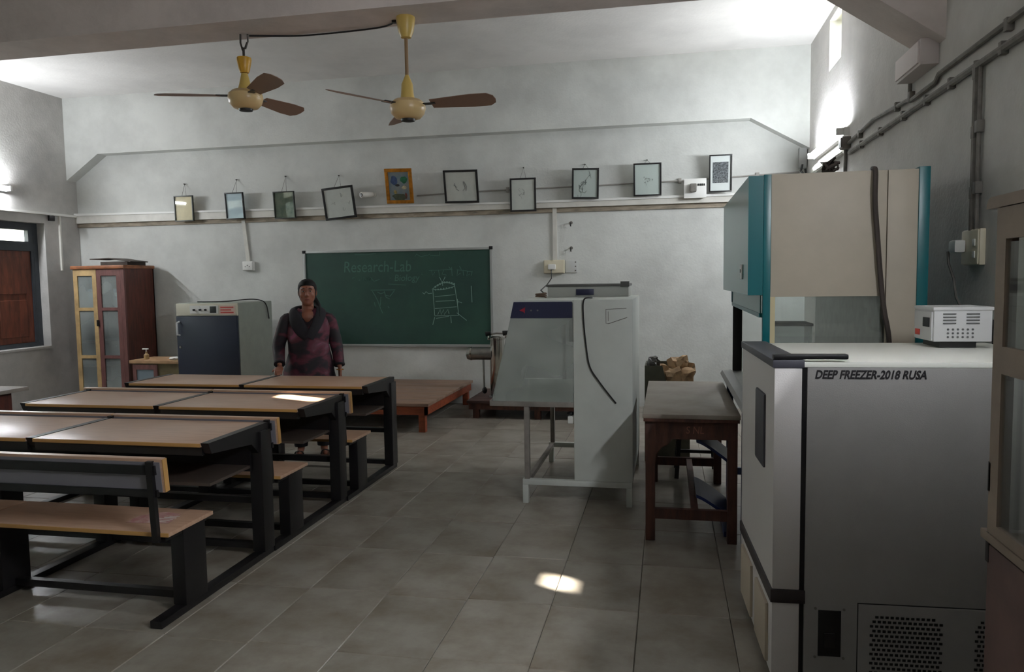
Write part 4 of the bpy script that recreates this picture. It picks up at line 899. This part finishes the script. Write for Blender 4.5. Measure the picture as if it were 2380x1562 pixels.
chain([((-.12, .02, 1.255), .05), (SH_R, .047), (EL_R, .038), (WR_R, .026)], ch+1)
chain([((.12, .02, 1.245), .05), (SH_L, .047), (EL_L, .038), (WR_L, .026)], ch+1)
for s_ in (-1, 1): chain([((s_*.095, 0, .74), .085), ((s_*.10, -.01, .45), .055), ((s_*.10, .02, .10), .036), ((s_*.10, .0, .045), .036), ((s_*.115, -.12, .028), (.034, .022))], pel)
base = skin_mesh(V, E_, RD, pel)
def head_mesh():
    mb = MB(); c = Vector((0, -.005, 1.462)); rings = []
    prof = [(-.118, .022, .030, -.045), (-.105, .040, .050, -.035), (-.085, .053, .066, -.022), (-.06, .063, .078, -.010), (-.03, .069, .086, -.002), (0, .073, .092, .004), (.03, .075, .096, .010), (.06, .071, .092, .014), (.085, .058, .076, .016), (.10, .038, .052, .016), (.107, .015, .02, .016)]
    for z, rx, ry, oy in prof:
        rings.append([mb.bm.verts.new(c+Vector((rx*math.cos(2*PI*k/24), oy+ry*math.sin(2*PI*k/24), z))) for k in range(24)])
    mb.loft(rings)
    mb.tube([(0, -.088, 1.475), (0, -.104, 1.45), (0, -.112, 1.432), (0, -.098, 1.424)], [.007, .009, .013, .009], 8)                 # nose
    mb.ellipsoid((.011, -.097, 1.431), (.008, .010, .007), 8, 6).ellipsoid((-.011, -.097, 1.431), (.008, .010, .007), 8, 6)
    for s_ in (-1, 1):
        mb.ellipsoid((s_*.075, .012, 1.455), (.010, .020, .032), 10, 8)                                                              # ears
        mb.ellipsoid((s_*.036, -.063, 1.428), (.026, .019, .026), 10, 8)                                                             # cheeks
        mb.ellipsoid((s_*.030, -.083, 1.486), (.026, .012, .008), 10, 6)                                                             # brows
    mb.ellipsoid((0, -.089, 1.402), (.022, .010, .0055), 10, 6).ellipsoid((0, -.087, 1.394), (.019, .010, .006), 10, 6)                # lips
    mb.ellipsoid((0, -.078, 1.366), (.020, .018, .016), 10, 6)                                                                       # chin
    return mb
def hand(mb, wrist, fwd, palm_n, flip):                        # palm, four unequal bent fingers and a thumb off the side
    f = Vector(fwd).normalized(); n = Vector(palm_n); n = (n-f*n.dot(f)).normalized(); s_ = f.cross(n)*flip; W = Vector(wrist)
    mb.tube([W-f*.02, W+f*.02, W+f*.055, W+f*.085], [(.024, .018), (.032, .016), (.038, .014), (.036, .011)], 12, flat=s_)
    for k, (o_, l) in enumerate(((-.027, .058), (-.009, .068), (.009, .064), (.027, .050))):
        p = W+f*.08+s_*o_; a_ = p+f*l*.42+n*.006; b_ = a_+f*l*.33+n*.014; c_ = b_+f*l*.25*.8+n*.014
        mb.tube([p-f*.02, p, a_, b_, c_], [.0085, .0088, .0082, .0074, .006], 8)
    p = W+f*.03-s_*.028; a_ = p-s_*.020+f*.022+n*.008; b_ = a_-s_*.006+f*.026+n*.008; mb.tube([W+f*.02-s_*.010, p, a_, b_], [.014, .012, .0098, .0075], 8)
hm = head_mesh(); hand(hm, (-.243, -.195, .815), (-.02, -.9, -.13), (0, -.25, -1), 1); hand(hm, (.263, -.075, .77), (.0, -.25, -1), (-1, -.25, 0), 1); hm.ellipsoid((0, .005, 1.235), (.11, .088, .085))
hm.tube([(0, .025, 1.26), (0, .015, 1.34), (0, .004, 1.41)], [.058, .052, .05], 16); hm.bm.from_mesh(base); bmesh.ops.recalc_face_normals(hm.bm, faces=hm.bm.faces)
bm_me = bpy.data.meshes.new('body'); hm.bm.to_mesh(bm_me); hm.bm.free()
tmp = bpy.data.objects.new('tmp', bm_me); COL.objects.link(tmp)
rm = tmp.modifiers.new('r', 'REMESH'); rm.mode = 'VOXEL'; rm.voxel_size = .0058
sm = tmp.modifiers.new('sm', 'SMOOTH'); sm.iterations = 5; sm.factor = .5
body_me = evaluated_mesh(tmp, 'body'); bpy.data.objects.remove(tmp)
kb_ = bmesh.new(); kb_.from_mesh(body_me); left = set(kb_.verts); comps = []
while left:
    st_ = [left.pop()]; cc = [st_[0]]
    while st_:
        for e_ in st_.pop().link_edges:
            for v_ in e_.verts:
                if v_ in left: left.remove(v_); st_.append(v_); cc.append(v_)
    comps.append(cc)
comps.sort(key=len)
for cc in comps[:-1]: bmesh.ops.delete(kb_, geom=cc, context='VERTS')
kb_.to_mesh(body_me); kb_.free()
M_skin = mat('skin', (130, 80, 60), .5, var=.08, scale=12)
body_me.materials.clear(); body_me.shade_smooth(); body = link_mesh('body', body_me, M_skin, person)
for s_ in (-1, 1):
    part('eye', MB().ellipsoid((s_*.030, -.0835, 1.468), (.0135, .008, .0062), 12, 8), mat('eye_white', (150, 136, 126), .4), person)
    part('iris', MB().ellipsoid((s_*.030, -.0900, 1.468), (.0055, .003, .0055), 10, 6), M_black, person)
    part('eyebrow', MB().tube([(s_*.014, -.096, 1.489), (s_*.030, -.097, 1.494), (s_*.047, -.087, 1.489)], [.0025, .0035, .002], 6), M_black, person)
part('lips', MB().tube([(-.022, -.094, 1.3985), (-.008, -.1005, 1.400), (.008, -.1005, 1.400), (.022, -.094, 1.3985)], [.002, .004, .004, .002], 6), mat('lips', (126, 66, 60), .45), person)
part('forehead_dot', MB().ellipsoid((0, -.0925, 1.502), (.004, .002, .004), 8, 6), mat('dot_red', (120, 20, 30), .5), person)
# hair: cap drawn back, and a plait over the shoulder
M_hair = mat('black_hair', (13, 10, 10), .62, var=.3, scale=60, spec=.25)
hb = MB(); rings = []
for z, rx, ry, oy, fr_ in ((1.385, .062, .070, .030, .015), (1.42, .074, .086, .024, .02), (1.455, .080, .096, .020, .03), (1.49, .083, .102, .019, .045), (1.52, .080, .100, .018, .085), (1.545, .068, .090, .018, .099), (1.565, .048, .066, .018, .099), (1.578, .018, .024, .018, .099)):
    ring = []
    for k in range(28):
        a_ = 2*PI*k/28; x = rx*math.cos(a_); y = oy-.005+ry*math.sin(a_)
        lim = -fr_+.30*max(0, abs(x)-.035)*0+.0
        ring.append(hb.bm.verts.new(Vector((x, max(y, lim-.0), z))))
    rings.append(ring)
hb.loft(rings); part('hair', hb, M_hair, person)
pl = MB(); pp = [(.03, .105, 1.44), (.055, .10, 1.39), (.085, .065, 1.345), (.095, .02, 1.32), (.10, -.04, 1.29), (.10, -.09, 1.24)]
pl.tube(pp, [.030, .028, .024, .020, .018, .012], 10); part('plait', pl, M_hair, person)
# tunic
def cloth_mat(name, p0, cols, loc):
    m = bpy.data.materials.new(name); m.use_nodes = True; N = m.node_tree.nodes; L = m.node_tree.links; b_ = N['Principled BSDF']; b_.inputs['Roughness'].default_value = .75
    tc = N.new('ShaderNodeTexCoord'); mp = N.new('ShaderNodeMapping'); mp.inputs['Scale'].default_value = (1, 1, 1.5); mp.inputs['Location'].default_value = loc; n = N.new('ShaderNodeTexNoise'); n.inputs['Scale'].default_value = 6.5; n.inputs['Detail'].default_value = 3; n.inputs['Distortion'].default_value = .5
    L.new(tc.outputs['Object'], mp.inputs[0]); L.new(mp.outputs[0], n.inputs['Vector']); cr = N.new('ShaderNodeValToRGB'); L.new(n.outputs['Fac'], cr.inputs[0]); r = cr.color_ramp; r.interpolation = 'EASE'
    r.elements[0].position = p0; r.elements[0].color = rgb(cols[0]); r.elements[1].position = p0+.34; r.elements[1].color = rgb(cols[-1])
    for p_, c_ in zip((p0+.08, p0+.13, p0+.20, p0+.27), cols[1:-1]): e = r.elements.new(p_); e.color = rgb(c_)
    L.new(cr.outputs[0], b_.inputs['Base Color']); return m
CC = [(16, 9, 18), (30, 13, 24), (68, 20, 34), (84, 30, 48), (88, 52, 64), (128, 66, 94)]
M_cloth = cloth_mat('patterned_cloth', .37, CC, (3.2, 1.1, .4)); M_sleeve = cloth_mat('sleeve_cloth', .45, CC, (1.7, .3, 2.4)); M_nav = mat('dark_shawl', (15, 11, 21), .85, var=.3, scale=14)
kb = MB(); rings = []
tun = [(1.318, .080, .075, .015), (1.300, .108, .085, .015), (1.270, .150, .096, .015), (1.22, .178, .116, .01), (1.15, .188, .14, -.002), (1.08, .185, .150, -.01), (1.0, .176, .140, -.008), (.92, .184, .146, -.008), (.84, .205, .160, -.006), (.75, .222, .168, -.004), (.62, .236, .172, 0), (.50, .25, .178, 0), (.42, .258, .182, 0)]
for i, (z, rx, ry, oy) in enumerate(tun):
    ring = []
    for k in range(40):
        a_ = 2*PI*k/40; dv = math.exp(-((math.atan2(math.sin(a_+PI/2), math.cos(a_+PI/2))/.42)**2))
        zz = z-(.155 if i == 0 else .135 if i == 1 else .075 if i == 2 else .03 if i == 3 else 0)*dv
        fold = 1+(.018*math.sin(a_*9+z*5)*(1 if z < .9 else .25))
        ring.append(kb.bm.verts.new((rx*math.cos(a_)*fold+.006*math.sin(z*23), oy+(ry*math.sin(a_)*fold)*(1.0 if i > 3 else 1.0-.0*dv)-(.02*dv if i < 2 else 0), zz)))
    rings.append(ring)
kb.loft(rings, cap=False)
o = part('tunic', kb, M_cloth, person); sd = o.modifiers.new('t', 'SOLIDIFY'); sd.thickness = .006
def sleeve(sh, el, wr, name):
    S, E2, W = Vector(sh), Vector(el), Vector(wr); a_ = E2.lerp(W, .45); b_ = E2.lerp(W, .86)
    inn = S.lerp(Vector((0, .02, 1.19)), .45)
    part(name, MB().tube([inn, S.lerp(inn, .6)+Vector((0, 0, -.004)), S.lerp(inn, .25)+Vector((0, 0, .0)), S.lerp(inn, .02)+Vector((0, 0, -.014)), S.lerp(E2, .10), S.lerp(E2, .22), S.lerp(E2, .5), E2.lerp(S, .12), E2.lerp(W, .12), a_, b_], [.040, .046, .051, .056, .060, .062, .061, .057, .055, .050, .047], 18), M_sleeve, person)
    part('cuff', MB().tube([b_-(W-E2)*.02, b_+(W-E2)*.04], [.0495, .0485], 16), M_nav, person)
sleeve(SH_R, EL_R, WR_R, 'sleeve'); sleeve(SH_L, EL_L, WR_L, 'sleeve')
sb = MB(); sp = soft([(.0, -.158, 1.06), (-.055, -.150, 1.13), (-.10, -.115, 1.215), (-.125, -.02, 1.30), (-.085, .055, 1.325), (0, .085, 1.328), (.085, .055, 1.322), (.115, -.02, 1.295), (.095, -.105, 1.215), (.05, -.150, 1.13), (.01, -.164, 1.06)], 3)
sb.tube(sp, [(.036+.022*math.sin(PI*min(1, k/9)), .013) if k < 18 else (.052-.001*(k-18), .013) for k in range(len(sp))], 12, flat=(1, 0, 0)); part('shawl', sb, M_nav, person)
tb_ = MB()
for s_ in (-1, 1): tb_.tube([(s_*.10, 0, .72), (s_*.105, -.005, .45), (s_*.10, .015, .20), (s_*.10, .015, .075)], [.115, .098, .072, .058], 16)
part('trousers', tb_, M_nav, person)
for s_ in (-1, 1):
    sd_ = MB().prism([(s_*.115+.042*math.cos(k*PI/8)*(1 if 1 else 1), -.055+.125*math.sin(k*PI/8)) for k in range(16)], 'z', 0, .014); so_ = part('sandal', sd_, mat('sandal_brown', (96, 66, 50), .6), person)
    part('strap', MB().tube([(s_*.115-.042, -.09, .012), (s_*.115-.03, -.10, .045), (s_*.115, -.105, .055), (s_*.115+.03, -.10, .045), (s_*.115+.042, -.09, .012)], .006, 6), M_black, so_)
part('bangle', MB().tube([(.263+.031*math.cos(k*PI/6), -.074+.029*math.sin(k*PI/6), .765) for k in range(13)], .004, 6), M_gold, person)

for o in bpy.data.objects:
    if '_w' in o: del o['_w']
